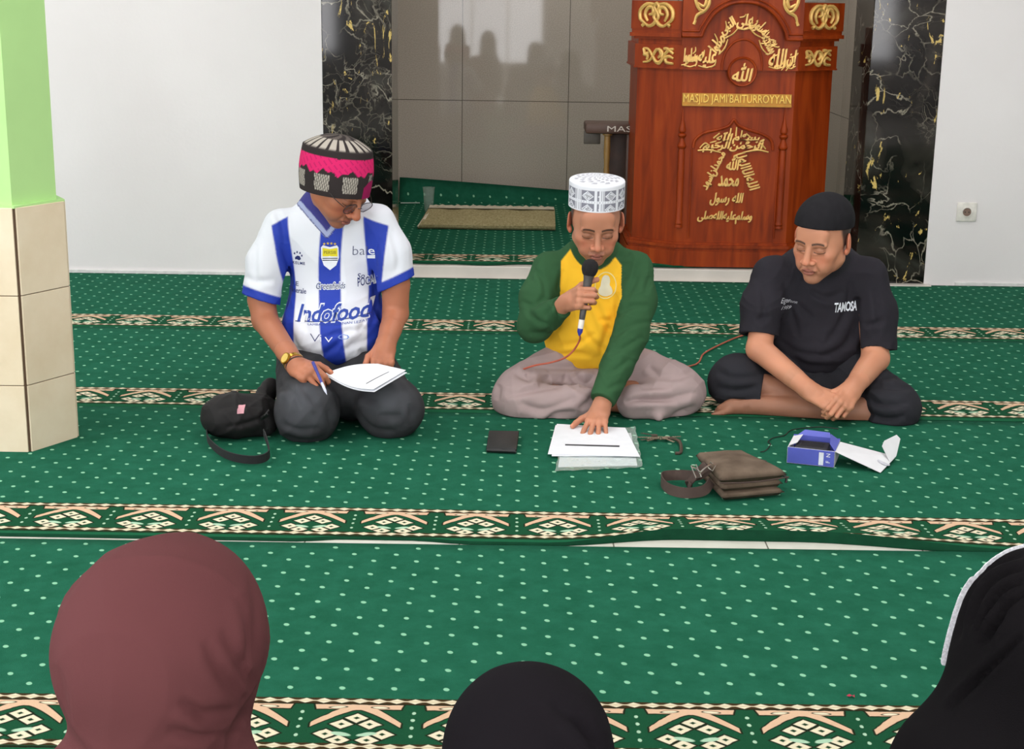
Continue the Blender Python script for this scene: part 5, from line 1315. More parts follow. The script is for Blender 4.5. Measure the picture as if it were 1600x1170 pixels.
def callig(m, s, c, w, h, ang=0., Y=YF, thick=.006, U=(1, 0, 0), off_=.010):
    """raised lettering centred on c=(x,z), fitted in w x h, turned by ang"""
    v, f = text_mesh(s, 1, ext=.5, offset=0, res=2, shear=.22)
    lo, hi = v.min(0), v.max(0); k = min(w/(hi[0]-lo[0]), 99); kz = h/(hi[1]-lo[1])
    a = (v[:, 0]-(lo[0]+hi[0])/2)*k; b_ = (v[:, 1]-(lo[1]+hi[1])/2)*kz; t = -(v[:, 2])*thick
    x = a*cos(ang)-b_*sin(ang); z = a*sin(ang)+b_*cos(ang); U = np.array(U, float); Nn = np.array([U[1], -U[0], 0])
    o = np.array([c[0], Y, c[1]]) if len(c) == 2 else np.array(c, float)
    for q, (sx_, sz_) in enumerate(((0, 0), (.0022, .0012), (-.0022, -.0012), (.0006, -.0024))):
        m.add(o+(x+sx_)[:, None]*U+(z+sz_)[:, None]*np.array([0, 0, 1.])+t[:, None]*Nn*-1+Nn*(.002-.0005*q), f)
def strokes(m, o, U, lst, r=.004, sc=1., lift=.002):
    U = np.array(U, float); Nn = np.array([U[1], -U[0], 0])
    for pts in lst:
        n_ = len(pts); rr_ = np.array([r*(.45+.55*sin(pi*min(1, (i+.6)/n_))) for i in range(n_)])
        m.tube([np.array(o)+U*x*sc+np.array([0, 0, z*sc])+Nn*lift for x, z in pts], rr_, 6, smooth=3)
m = MB(); callig(m, '\ufdf2', (1.098, 1.032), .098, .085, 0, YF-.031, .008); m.build('medallion_lettering', goldp, mr, False, col=False)
words = ['إن', 'الله', 'وملائكته', 'يصلون', 'على', 'النبي']
m = MB()
# text runs right to left: right foot, arch, left foot
spots = [((1.335, 1.098), .045, .085, 0), ((1.268, 1.100), .085, .09, 0), ((1.222, 1.165), .085, .07, -1.02), ((1.175, 1.243), .095, .07, -.66), ((1.098, 1.272), .075, .07, 0), ((1.022, 1.243), .085, .07, .66), ((.975, 1.165), .085, .07, 1.02), ((.925, 1.100), .085, .09, 0), ((.845, 1.100), .065, .085, 0)]
ws = ['إن', 'الله', 'وملائكته', 'يصلون', 'على', 'النبي', 'صلوا', 'عليه', 'وسلموا']
for (c, w_, h_, a), wd in zip(spots, ws): callig(m, shape(wd), c, w_, h_, a, YF-.016 if c[1] < 1.12 or True else YF, .008, off_=.02)
sw = []
rr2 = random.Random(4)
for (c, w_, h_, a) in spots:
    for k in range(3):
        u, v_ = (rr2.random()-.5)*w_*.8, (rr2.random()-.5)*h_*.75; q = a+rr2.choice((.5, .9, 1.2)); l_ = .016+.014*rr2.random(); bx_, bz_ = c[0]+u*cos(a)-v_*sin(a), c[1]+u*sin(a)+v_*cos(a)
        sw.append([(bx_-l_*cos(q), bz_-l_*sin(q)), (bx_+.006, bz_-.004), (bx_+l_*cos(q), bz_+l_*sin(q))])
    sw.append([(c[0]-w_*.5*cos(a)+h_*.45*sin(a), c[1]-w_*.5*sin(a)-h_*.45*cos(a)), (c[0]+h_*.55*sin(a), c[1]-h_*.55*cos(a)), (c[0]+w_*.5*cos(a)+h_*.40*sin(a), c[1]+w_*.5*sin(a)-h_*.40*cos(a))])
strokes(m, (0, YF-.017, 0), (1, 0, 0), sw, .0042, 1, .001)
m.build('arch_lettering', goldp, mr, False, col=False)
# sign board
s0_, s1_ = XZ(1066, 155), XZ(1236, 157)
m = MB(); cs = (s0_+s1_)/2; m.box((cs[0], YF-.006, cs[2]-.001), (.535, .012, .062), .001); m.box((cs[0], YF-.009, cs[2]-.027), (.535, .018, .010), .001)
sg = m.build('name_board', plain('ochre_board', (190, 132, 38), .5), mr, False)
v, f = text_mesh("MASJID JAMI'BAITURROYYAN", .062, ext=.003, offset=0, res=2); k = .525/(v[:, 0].max()-v[:, 0].min())
mk('lettering', np.stack([cs[0]+v[:, 0]*k, YF-.015-v[:, 2]*1, cs[2]+.004+v[:, 1]*.92], 1), f, plain('bright_gold', (240, 200, 90), .4, metal=.1), sg, False)
# turned half columns
for px0, px1, pxt in ((1058, 1067, 1066), (1214, 1226, 1230)):
    xb = XZ(px0, 350)[0]; xt = XZ(px1, 220)[0]; xx = (xb+xt)/2
    prof = [(.0005, .862), (.003, .84), (.006, .80), (.011, .775), (.018, .752), (.0165, .740), (.010, .733), (.020, .728), (.0215, .722), (.019, .716), (.011, .708), (.0125, .695), (.020, .676), (.023, .670), (.021, .662), (.014, .656), (.0165, .64), (.0175, .50), (.0165, .30), (.019, .292), (.0205, .287), (.017, .280), (.020, .273), (.0195, .266), (.0005, .262)]
    m = MB(); m.lathe(prof[::-1], 20, (xx, YF-.008, 0)); m.build('half_column', wood, mr)
# panel between the columns
m = MB(); pl_ = XZ(1082, 330); pr = XZ(1197, 330); x0_, x1_ = .865, 1.30
tb = .009
for a, b_ in (((.872, .655), (.872, .185+.03)), ((1.30, .655), (1.30, .215))): m = MB(); m.tube([(a[0], YF-.003, a[1]), (b_[0], YF-.003, b_[1])], tb*.6, 6); m.build('panel_moulding', wood, mr)
m = MB(); dome2 = [(.878, .660), (.886, .70), (.93, .735), (1.0, .752), (1.05, .772), (1.073, .80), (1.098, .772), (1.15, .752), (1.22, .73), (1.262, .70), (1.272, .655)]
m.tube([(x, YF-.004, z) for x, z in dome2], .0075, 8, smooth=4); m.build('dome_moulding', wood, mr)
m = MB(); callig(m, '\ufdfd', (1.075, .690), .30, .10, 0, YF-.004, .009, off_=.012)
strokes(m, (1.075, YF-.005, .690), (1, 0, 0), [[(-.175, -.042), (-.12, -.038), (-.06, -.05)], [(.175, -.045), (.12, -.035), (.05, -.048)], [(-.165, -.03), (-.14, -.005), (-.12, -.02), (-.13, -.035)], [(.16, -.03), (.135, -.005), (.12, -.015)], [(-.10, .02), (-.07, .045)], [(.09, .02), (.06, .045)], [(-.02, .03), (-.015, .07)], [(.01, .03), (.012, .075)], [(.035, .025), (.04, .06)]], .005, 1, .002)
m.build('dome_lettering', goldp, mr, False, col=False)
m = MB()
for c, w_, h_, a, wd in (((1.078, .592), .062, .072, 0, '\ufdf2'), ((1.060, .500), .10, .052, 0, shape('محمد')), ((1.055, .410), .165, .062, 0, shape('رسول')+' '+shape('الله')), ((1.050, .318), .27, .062, 0, shape('صلى')+shape('الله')+shape('عليه')+shape('وسلم')),
                     ((.985, .55), .20, .05, 1.13, shape('اسهد')+shape('ان')+shape('محمد')), ((1.152, .55), .20, .05, -1.13, shape('لا')+shape('اله')+shape('الا')+shape('الله'))):
    m = MB(); callig(m, wd, c, w_, h_, a, YF-.002, .008, off_=.022); m.build('panel_lettering', goldp, mr, False, col=False)
# carved gold scrolls: on the wings and the corners of the arch
def scroll(k, s_=1): return [[(s_*(.5-.0*t)*cos(t*2.6)*(1-t*.13)*k, .5*sin(t*2.6)*(1-t*.13)*k) for t in np.linspace(0, 2.2, 12)]]
rosette = [[(-.06, -.040), (-.085, -.02), (-.085, .02), (-.05, .048), (-.01, .046)], [(.06, -.040), (.085, -.02), (.085, .02), (.05, .048), (.01, .046)], [(-.06, -.040), (-.04, -.052), (-.015, -.045), (0, -.03), (.015, -.045), (.04, -.052), (.06, -.04)],
           [(-.045, -.03), (-.06, 0), (-.045, .03), (-.02, .03), (-.02, .005), (-.04, .0)], [(.045, -.03), (.06, 0), (.045, .03), (.02, .03), (.02, .005), (.04, .0)], [(0, -.03), (-.012, -.01), (0, .015), (.012, -.01), (0, -.03)], [(-.075, -.052), (-.06, -.042)], [(.075, -.052), (.06, -.042)], [(0, .015), (-.012, .035), (0, .05), (.012, .035), (0, .015)]]
knot = [[(-.085, .035), (-.06, .032), (-.04, .01), (-.01, -.03), (.02, -.02), (.02, .02), (-.01, .03), (-.03, .0), (-.05, -.025), (-.085, -.032)], [(.085, .035), (.06, .03), (.03, 0), (.01, -.034), (-.01, -.034)], [(.085, -.034), (.05, -.03), (.04, -.01), (.06, .0), (.085, -.01)], [(-.085, .005), (-.06, -.0), (-.065, -.02)], [(-.085, .035), (-.075, .01), (-.055, .015)], [(.03, .035), (.05, .035), (.085, .012)], [(.0, .036), (.015, .01), (.0, -.01)]]
for nm, (a, b_) in (('left', wl), ('right', wr)):
    t = nrm(b_-a); n = np.array([t[1], -t[0]]); n = n if n[1] < 0 else -n; U = np.array([abs(t[0]), t[1]*np.sign(t[0]), 0]); mid = (a+b_)/2
    m = MB(); o_ = (mid[0]+n[0]*.030+t[0]*.012, mid[1]+n[1]*.030+t[1]*.012, 1.297)
    strokes(m, o_, U, rosette, .0105, 1.05, .003); m.build('gold_rosette', goldp, mr, col=False)
    m = MB(); o_ = (mid[0]+n[0]*.018, mid[1]+n[1]*.018, 1.100); strokes(m, o_, U, knot, .0095, 1.0, .003); m.build('gold_knot', goldp, mr, col=False)
corner = [[(-.01, -.10), (.0, -.075), (.035, -.055), (.055, -.02), (.055, .03)], [(-.015, .05), (-.01, -.01), (.01, -.05), (.035, -.055)], [(.0, -.02), (.03, -.035), (.04, 0), (.01, .01), (.0, .04)], [(-.016, -.12), (-.008, -.10)]]
for sx, cx_ in ((1, .865), (-1, 1.335)):
    m = MB(); strokes(m, (cx_, YF-.047, 1.375), (1, 0, 0), [[(sx*x, z) for x, z in q] for q in corner], .009, 1.0, .002); m.build('gold_scroll', goldp, mr, col=False)
# ---------------------------------------------------------------- small wooden lectern-stand with lettering, left of the pulpit
YT = 8.0
a, b_ = P(915, 194, YT), P(1002, 196, YT); zt = a[2]; wX = b_[0]-a[0]; cxt = (a[0]+b_[0])/2
tr = root('wooden_stand', (cxt, YT+.12, .072), 'small dark wooden stand with white lettering on its top rail, left of the pulpit', 'stand')
m = MB(); m.box((cxt, YT+.12, zt-.024), (wX, .24, .052), .012); rail = m.build('top_rail', plain('stand_wood', (84, 60, 50), .5, vs=12), tr)
v, f = text_mesh('MASJID', .05, ext=.0005, offset=0, res=2); k = .215/(v[:, 0].max()-v[:, 0].min())
mk('lettering', np.stack([a[0]+.115+(v[:, 0]-v[:, 0].min())*k, YT-.001-v[:, 2], zt-.024+v[:, 1]*.85], 1), f, plain('white_lettering', (214, 206, 196), .6), rail, False)
m = MB(); xx = P(948, 250, YT+.05)[0]; m.lathe([(.020, .075), (.022, .09), (.014, .11), (.017, .30), (.020, .42), (.014, .50), (.018, .58), (.016, .66), (.026, zt-.06), (.026, zt-.05)], 18, (xx, YT+.05, 0)); m.build('turned_leg', plain('varnished_gold_wood', (150, 116, 62), .35, vs=12), tr)
m = MB(); m.box((cxt+.055, YT+.16, (zt-.05+.08)/2), (wX-.16, .02, zt-.12), .003); m.build('back_board', darkw, tr)
m = MB(); m.box((b_[0]-.05, YT+.06, (zt-.05+.075)/2), (.045, .05, zt-.125), .006); m.build('post', plain('stand_wood', (84, 60, 50), .5, vs=12), tr)
m = MB(); m.box((a[0]+.045, YT+.18, zt-.085), (.09, .02, .07), .004); m.build('side_bracket', plain('bracket_grey_brown', (96, 88, 80), .5), tr)
# ---------------------------------------------------------------- things on the floor and walls
zc = .0105          # top of the carpets
def quadslab(name, pts, th, mat, par, bev=0, seg=2):
    """slab whose top face is the polygon pts (world), thickness th downwards"""
    p = np.array(pts, float); n = nrm(np.cross(p[1]-p[0], p[2]-p[0])); n = n if n[2] > 0 else -n
    bm = bmesh.new(); t = [bm.verts.new(q) for q in p]; f = bm.faces.new(t); r = bmesh.ops.extrude_face_region(bm, geom=[f])
    bmesh.ops.translate(bm, verts=[x for x in r['geom'] if isinstance(x, bmesh.types.BMVert)], vec=Vector(-n*th)); bmesh.ops.recalc_face_normals(bm, faces=bm.faces)
    if bev: bmesh.ops.bevel(bm, geom=bm.edges[:], offset=bev, segments=seg, affect='EDGES', profile=.5)
    bm.verts.index_update(); v = [x.co[:] for x in bm.verts]; fs = [[x.index for x in q.verts] for q in bm.faces]; bm.free()
    mb_ = MB().add(np.array(v), fs); return mb_.build(name, mat, par, True)
# wallet
pts = [G(764, 672, .028), G(811, 673, .028), G(807, 701, .026), G(760, 699, .026)]
bl = plain('black_leather', (24, 24, 25), .45, .5, bmp=.4, bs=250)
rt = root('wallet', np.mean(pts, 0)*V3(1, 1, 0)+V3(0, 0, zc), 'black folded leather wallet lying on the carpet left of the papers', 'wallet')
quadslab('upper_flap', pts, .0065, bl, rt, .0025); quadslab('lower_flap', [p-V3(0, 0, .0085) for p in pts], .007, bl, rt, .0025)
p = np.array(pts)-V3(0, 0, .008); m = MB(); m.tube([p[3]+V3(.003, .002, 0), p[2]+V3(-.003, .002, 0)], .0075, 8); m.build('folded_spine', bl, rt)
# clear sleeve with document, and white papers on it
doc = plain('white_paper', (236, 238, 244), .7, var=.01)
pl, nt, b = newmat('clear_plastic', .12, .5); b.inputs['Base Color'].default_value = (*lin((206, 222, 214)), 1); b.inputs['Alpha'].default_value = .38
bump(nt, b, noise(nt, 28, 2).outputs[0], .6, .01)
sl = [G(880, 676, .0135), G(992, 668, .0135), G(1004, 731, .0135), G(867, 737, .0135)]
rt = root('document_sleeve', np.mean(sl, 0)*V3(1, 1, 0)+V3(0, 0, zc), 'clear plastic sleeve holding a white document, under the white papers', 'document')
n_ = 14; vs = []
for j in range(n_+1):
    for i in range(n_+1):
        u, w_ = i/n_, j/n_; q = (np.array(sl[0])*(1-u)+np.array(sl[1])*u)*(1-w_)+(np.array(sl[3])*(1-u)+np.array(sl[2])*u)*w_
        vs.append(q+V3(.002*sin(j*2.1), .002*sin(i*1.7), .0022+.0014*sin(i*1.9+j)*sin(j*1.3)+.004*(u > .93)))
mk('plastic_film', np.array(vs), [(j*(n_+1)+i, (j+1)*(n_+1)+i, (j+1)*(n_+1)+i+1, j*(n_+1)+i+1) for j in range(n_) for i in range(n_)], pl, rt)
quadslab('document_sheet', [G(880, 680, .0135), G(986, 676, .0135), G(996, 727, .0135), G(872, 729, .0135)], .0022, doc, rt)
pp = [G(868, 664, .0205), G(977, 668, .0205), G(1000, 713, .0205), G(856, 709, .0205)]
rt = root('paper_sheets', np.mean(pp, 0)*V3(1, 1, 0)+V3(0, 0, .018), 'white papers with one black printed line, under the seated speaker\'s flat hand', 'paper')
quadslab('upper_sheet', pp, .0012, doc, rt)
quadslab('lower_sheet', [G(870, 662, .0185)+V3(0, 0, 0), G(972, 668, .0185), G(994, 712, .0185), G(862, 712, .0185)], .0014, doc, rt)
quadslab('printed_line', [G(883, 693.6, .0209), G(968, 695.8, .0209), G(968, 698.2, .0209), G(883, 695.8, .0209)], .0002, plain('print_dark_grey', (60, 60, 66), .8), rt)
# keys
rt = root('key_bunch', G(1035, 694, 0)+V3(0, 0, zc), 'bunch of metal keys on a ring beside the clear document sleeve', 'keys')
km = plain('key_metal', (150, 140, 118), .3, metal=.7, var=.15); kd = plain('dark_key_fob', (70, 58, 46), .6)
def flatring(m, c, r, t, tilt=0):
    c = np.array(c); m.tube([c+V3(r*cos(a), r*sin(a)*cos(tilt), .004+abs(r*sin(a)*sin(tilt))) for a in np.linspace(0, 2*pi, 16, endpoint=False)], t, 6, closed=True)
c0 = G(1032, 691, 0)+V3(0, 0, zc); m = MB(); flatring(m, c0, .016, .0014); m.build('split_ring', km, rt)
for i, (ang, ln, el) in enumerate(((200, .055, .004), (225, .05, .008), (180, .06, .006), (-30, .05, .007), (-60, .055, .009), (10, .045, .006), (150, .045, .010))):
    a = RD(ang); d = V3(cos(a), sin(a), 0); q = V3(-d[1], d[0], 0); R = np.stack([d, q, V3(0, 0, 1)], 1); o_ = c0+d*.014+V3(0, 0, el)
    m = MB(); m.lathe([(.0045, -.001), (.0105, -.001), (.0105, .001), (.0045, .001)], 16, o_+d*.008); m.box(o_+d*(.018+ln*.35), (ln*.7, .0055, .0018), .0004, R)
    for k in range(4): m.box(o_+d*(.028+k*.008)+q*.004, (.004, .004, .0016), 0, R)
    m.build('key', km if i % 3 else kd, rt, auto=30)
m = MB()
for k in range(10): m.lathe([(.0002, -.0032), (.0032, 0), (.0002, .0032)], 8, G(1010+3.1*k, 690+2*sin(k), 0)+V3(0, 0, zc+.004))
m.build('bead_chain', km, rt)
m = MB(); m.tube([G(1048, 684, .018), G(1062, 690, .02), G(1064, 706, .014), G(1055, 708, .013)], .0052, 8, smooth=4); m.build('leather_loop', kd, rt)

# brown messenger bag
bc, nt, b = newmat('brown_canvas', .85, .2)
nt.links.new(ramp(nt, noise(nt, 16, 5).outputs[0], [(.25, (84, 70, 58)), (.6, (112, 96, 82)), (.85, (128, 112, 96))]), b.inputs['Base Color']); bump(nt, b, noise(nt, 500, 2).outputs[0], .4, .002)
bs = plain('brown_webbing', (74, 58, 52), .85, bmp=.4, bs=400); chrome = plain('chrome_metal', (200, 196, 188), .2, metal=.9)
T1, T2_, T3, T4 = G(1089, 705, .088), G(1158, 701, .088), G(1228, 738, .080), G(1126, 745, .084)
rt = root('messenger_bag', (T1+T2_+T3+T4)/4*V3(1, 1, 0)+V3(0, 0, zc), 'brown canvas messenger bag lying flat with its strap looped to the left', 'bag')
cen = (T1+T2_+T3+T4)/4
def lay_(z0, z1, k, sh=V3(0, 0, 0), dy=0):
    return [cen*V3(1, 1, 0)+(q-cen)*V3(k, k, 0)+sh+V3(0, 0, z1) for q in (T1, T2_, T3, T4)]
def soft(name, pts_top, z0, mat, puff=.006, n=18, sag=0, seed=0):
    """pillow-like slab between z0 and the top quad"""
    A_, B_, C_, D_ = [np.array(q) for q in pts_top]; vt, vb = [], []
    for j in range(n+1):
        for i in range(n+1):
            u, w_ = i/n, j/n; q = (A_*(1-u)+B_*u)*(1-w_)+(D_*(1-u)+C_*u)*w_
            ed = min(u, 1-u, w_, 1-w_); r = 1-(1-min(ed/.10, 1))**2; hgt = q[2]-z0
            wob = .0022*sin(u*9+seed)*sin(w_*7+seed*2)
            ctr = (A_+B_+C_+D_)/4; q2 = q+(q-ctr)*V3(1, 1, 0)*0; mid = z0+hgt/2
            vt.append((q2[0], q2[1], mid+(hgt/2)*r+puff*sin(pi*u)*sin(pi*w_)+wob*r)); vb.append((q2[0], q2[1], mid-(hgt/2)*r))
    k = (n+1)**2; fs = [(j*(n+1)+i, (j+1)*(n+1)+i, (j+1)*(n+1)+i+1, j*(n+1)+i+1) for j in range(n) for i in range(n)]
    V = np.array(vt+vb); rim = list(range(n+1))+[j*(n+1)+n for j in range(1, n+1)]+[n*(n+1)+i for i in range(n-1, -1, -1)]+[j*(n+1) for j in range(n-1, 0, -1)]
    fs = fs+[tuple(k+x for x in f[::-1]) for f in fs]+[(rim[i], rim[(i+1) % len(rim)], k+rim[(i+1) % len(rim)], k+rim[i]) for i in range(len(rim))]
    m_ = MB().add(V, fs); return m_.build(name, mat, rt, True, auto=70)
soft('main_compartment', lay_(0, .036, .96, V3(.004, -.010, 0)), zc, bc, .001, seed=1)
soft('front_pocket', lay_(0, .060, .94, V3(.002, -.006, 0)), .034, bc, .002, seed=2)
fl = lay_(0, .090, 1.03); soft('flap', fl, .058, bc, .006, seed=3)
m = MB(); q0, q1 = np.array(fl[3]), np.array(fl[2]); m.tube([q0+V3(0, -.003, -.022), (q0+q1)/2+V3(0, -.008, -.026), q1+V3(.004, -.002, -.022)], .0022, 6, smooth=5); m.build('piping', bs, rt)
q0 = np.array(fl[1]); q1 = np.array(fl[2]); m = MB(); m.box(q0*.45+q1*.55+V3(-.04, -.012, .001), (.07, .035, .004), .0015, rot(-38)); m.build('leather_patch', plain('dark_brown_patch', (62, 50, 44), .6), rt)
e = G(1222, 742, .05); m = MB(); m.tube([e, e+V3(.012, -.004, -.006), e+V3(.010, -.010, -.02)], .004, 8, smooth=3); m.build('zip_pull', plain('black_plastic', (20, 20, 20), .4), rt)
sp_ = [G(1108, 728, .088), G(1092, 742, .06), G(1062, 742, .035), G(1038, 744, .03), G(1034, 752, .026), G(1046, 764, .024), G(1072, 770, .024), G(1100, 766, .03), G(1112, 752, .05)]
m = MB(); m.ribbon(sp_, (0, .25, 1), .030, .003, smooth=6); strp = m.build('strap', bs, rt)
m = MB(); m.ribbon([G(1104, 727, .098), G(1092, 738, .075), G(1076, 756, .03), G(1078, 764, .03)], (0.2, .3, 1), .028, .003, smooth=6); m.build('strap_end', bs, rt)
m = MB(); 
for a_, b__ in ((G(1083, 730, .095), G(1094, 738, .095)), (G(1094, 738, .096), G(1110, 726, .098))): m.tube([a_, (a_+b__)/2+V3(0, 0, .003), b__], .0026, 8)
m.tube([G(1110, 722, .1), G(1118, 727, .1), G(1113, 736, .095), G(1106, 730, .098)], .0018, 8, closed=True); m.tube([G(1080, 728, .095), G(1088, 726, .095), G(1096, 745, .08), G(1088, 747, .08)], .0018, 8, closed=True)
m.build('snap_hook', chrome, rt)

# blue carton with an open lid
bx = G(1229, 723, zc); bxr = G(1303, 731, zc); ux = nrm((bxr-bx)*V3(1, 1, 0)); uy = V3(-ux[1], ux[0], 0); Wd = np.linalg.norm(bxr-bx); Dp = .135; Hh = .050; R = np.stack([ux, uy, V3(0, 0, 1)], 1)
blue = plain('blue_carton', (84, 92, 186), .5, vs=8); wc = plain('white_carton', (226, 226, 230), .6, var=.01)
rt = root('carton_box', bx, 'small open blue and white carton with its white lid folded out to the right', 'box')
bx = bx+V3(0, 0, .0005)
def pt(x, y, z): return bx+ux*x+uy*y+V3(0, 0, z)
def wall_(name, c, s, mat): m = MB(); m.box(pt(*c), s, .0006, R); return m.build(name, mat, rt, False)
fw = wall_('front_wall', (Wd/2, .001, Hh/2), (Wd, .002, Hh), blue); wall_('left_wall', (.001, Dp/2, Hh/2), (.002, Dp, Hh), wc); wall_('right_wall', (Wd-.001, Dp/2, Hh/2), (.002, Dp, Hh), wc); wall_('back_wall', (Wd/2, Dp-.001, Hh/2+.002), (Wd, .002, Hh+.004), blue); wall_('bottom', (Wd/2, Dp/2, .001), (Wd, Dp, .002), wc)
m = MB(); m.box(pt(Wd/2, .0025, Hh-.001), (Wd, .0012, .003), 0, R); m.build('rim', wc, rt, False)
quadslab('back_flap', [pt(.012, Dp, Hh+.003), pt(Wd*.80, Dp, Hh+.003), pt(Wd*.75, Dp+.028, Hh+.012), pt(.03, Dp+.028, Hh+.014)], .0015, blue, rt)
quadslab('side_flap', [pt(0, Dp*.15, Hh), pt(0, Dp*.95, Hh), pt(.03, Dp*.85, Hh+.012), pt(.022, Dp*.35, Hh+.004)], .0015, wc, rt)
quadslab('side_flap', [pt(Wd, Dp*.05, Hh), pt(Wd, Dp*.95, Hh), pt(Wd-.028, Dp*.9, Hh+.02), pt(Wd-.02, Dp*.3, Hh+.012)], .0015, blue, rt)
z0 = Hh-.002; lidp = [pt(Wd, .012, z0), pt(Wd+.002, Dp*.9, z0), G(1400, 713, .022), G(1376, 738, .013)]
lid = quadslab('lid', lidp, .0016, wc, rt)
m = MB(); cc_ = (np.array(lidp[2])*.48+np.array(lidp[3])*.42+np.array(lidp[0])*.10); nn = nrm(np.cross(np.array(lidp[1])-lidp[0], np.array(lidp[3])-lidp[0])); nn = nn if nn[2] > 0 else -nn
m.lathe([(.0001, .0003), (.020, .0003), (.020, .0006), (.0001, .0006)], 24, cc_, axes(nn, ux)); m.build('grey_disc', plain('pale_grey_disc', (196, 196, 206), .6), lid)
q2, q3 = np.array(lidp[2]), np.array(lidp[3]); a_ = q2+(q3-q2)*.35
arcp = [(q2+(q3-q2)*t)+V3(.014+.0*t, .045, .055)*k for t, k in ((0, 0), (-.10, .5), (-.05, .85))]+[q2+(q3-q2)*.45+V3(.010, .040, .060), q2+(q3-q2)*.62+V3(.0, .036, .045), q2+(q3-q2)*.6+V3(0, .012, .012), q2+(q3-q2)*.55]
quadslab('lid_tuck_flap', [q2+V3(.001, 0, .001), q2+V3(.020, .040, .045), q2+V3(.010, .050, .055), a_+V3(-.012, .050, .052), a_+V3(-.02, .040, .038), a_+V3(-.004, 0, .002)], .0014, wc, rt)
def bprint(name, pts, mat): mk(name, np.array([pt(x, -.0006, z) for x, z in pts]), [tuple(range(len(pts)))], mat, fw, False)
wpm = plain('carton_print_white', (226, 228, 240), .6); bprint('printed_panel', [(Wd*.67, .004), (Wd*.77, .004), (Wd*.77, Hh-.006), (Wd*.67, Hh-.006)], wpm)
for s_, zz in (('N', Hh*.74), ('F', Hh*.32)):
    v, f = text_mesh(s_, .017, offset=.0002, res=2); mk('lettering', np.array([pt(Wd*.87-q[1], -.0008, zz+q[0]) for q in v]), f, wpm, fw, False)
rt = root('charger_block', pt(Wd*.45, Dp*.5, .003), 'black device block lying inside the open blue carton', 'electronics')
m = MB(); m.box(pt(Wd*.47, Dp*.50, .026), (Wd*.72, Dp*.62, .040), .006, R, seg=3); m.build('casing', plain('black_plastic_matt', (30, 29, 38), .6), rt)
m = MB()
for k in range(5): m.box(pt(Wd*.47, Dp*(.34+.08*k), .0463), (Wd*.5, .003, .001), 0, R)
m.build('ribs', plain('black_plastic', (20, 20, 20), .4), rt)
m = MB(); m.tube([G(x_, y_, zc+.003) for x_, y_ in ((1188, 706), (1196, 704), (1204, 694), (1200, 690), (1208, 684), (1226, 680), (1236, 672), (1262, 668), (1286, 667), (1310, 670))], .0016, 6, smooth=5)
o = m.build('thin_cable', plain('black_wire', (18, 20, 20), .5), None, org=G(1240, 680, zc)); setp(o, 'thin black wire lying on the carpet behind the blue carton', 'cable')

# black waist bag beside the kneeling man
F_ = Field((-1.02, 4.38, -.01), (-.66, 4.86, .26), .0038)
bcn = P(374, 652, 4.60)
F_.ell(V3(-.875, 4.56, .075), (.105, .075, .066), R=rot(8), k=.02); F_.box(V3(-.865, 4.59, .075), (.095, .06, .062), .04, rot(8), k=.03)
F_.rc(P(405, 632, 4.66), P(424, 604, 4.76), .035, .030, k=.03); F_.rc(P(420, 660, 4.58), P(428, 640, 4.64), .03, .026, k=.03); F_.plane((0, 0, zc+.001), (0, 0, -1))
v, f = F_.mesh(); n = vnormals(v, f); v = folds(v, n, .004, 91, 30); v = creases(v, n, [[(340, 640), (370, 632), (410, 640)], [(352, 668), (390, 660), (415, 650)], [(410, 640), (418, 670)]], 4, .005)
rt = root('waist_bag', (-.87, 4.56, zc), 'black waist bag on the carpet at the kneeling man\'s side', 'bag')
v[:, 2] = np.maximum(v[:, 2], zc+.001); mk('pouch', v, f, colmat('black_nylon', .7, .3, .4, 700), rt, True, np.tile(L((26, 24, 25)), (len(v), 1)))
nyl = plain('black_webbing', (30, 30, 32), .8, bmp=.4, bs=500)
m = MB(); m.ribbon([G(335, 668, .045), G(324, 672, .035), G(326, 688, .028), G(345, 706, .026), G(372, 716, .026), G(402, 718, .028), G(420, 710, .032), G(418, 692, .045), G(412, 676, .06)], (0, -.25, 1), .028, .003, smooth=6); m.build('strap', nyl, rt)
m = MB(); m.box(P(414, 650, 4.515), (.030, .010, .012), .003, rot(0, 20, -35)); m.tube([P(407, 656, 4.51), P(413, 649, 4.50), P(420, 640, 4.51)], .0022, 6); m.build('buckle', plain('black_plastic', (20, 20, 20), .4), rt)
T = bvh(v, f); vs = [P(380+2*i, 622+2*j, 4.6) for j in range(6) for i in range(6)]; stick('cloth_tag', [T], np.array(vs), [(j*6+i, j*6+i+1, j*6+i+7, j*6+i+6) for j in range(5) for i in range(5)], .003, plain('pink_white_tag', (206, 150, 160), .7), rt)

# folded rug, cup and straw in the niche
zn = .075
a_, b__ = P(652, 357, 8.54), P(868, 360, 8.50); hgt = .055
rt = root('folded_rug', V3((a_[0]+b__[0])/2, 8.8, zn), 'folded beige and olive rug lying on the niche carpet', 'rug')
rg, nt, b = newmat('olive_rug', .95, .1); nt.links.new(ramp(nt, noise(nt, 90, 3).outputs[0], [(.3, (142, 130, 92)), (.7, (178, 166, 126))]), b.inputs['Base Color']); bump(nt, b, noise(nt, 300, 2).outputs[0], .6, .004)
tp = plain('cream_rug_back', (206, 196, 174), .95, bmp=.6, bs=300)
x0, x1 = a_[0], b__[0]; m = MB(); N_ = 28
def rugrow(x, k): return None
prof = [(0, .0), (-.012, .010), (-.014, .024), (-.004, .032), (.10, .060), (.20, .085), (.26, .090), (.30, .084), (.31, .070), (.30, .02), (.28, 0)]
vs = []
for i in range(N_+1):
    u = i/N_; x = x0+(x1-x0)*u
    for yy, zz in prof: vs.append((x+(.055*(zz/.09) if u < .5 else -.004)*(1-u)**3, 8.54+yy+.006*sin(u*9), zn+zz*(1+.04*sin(u*23))))
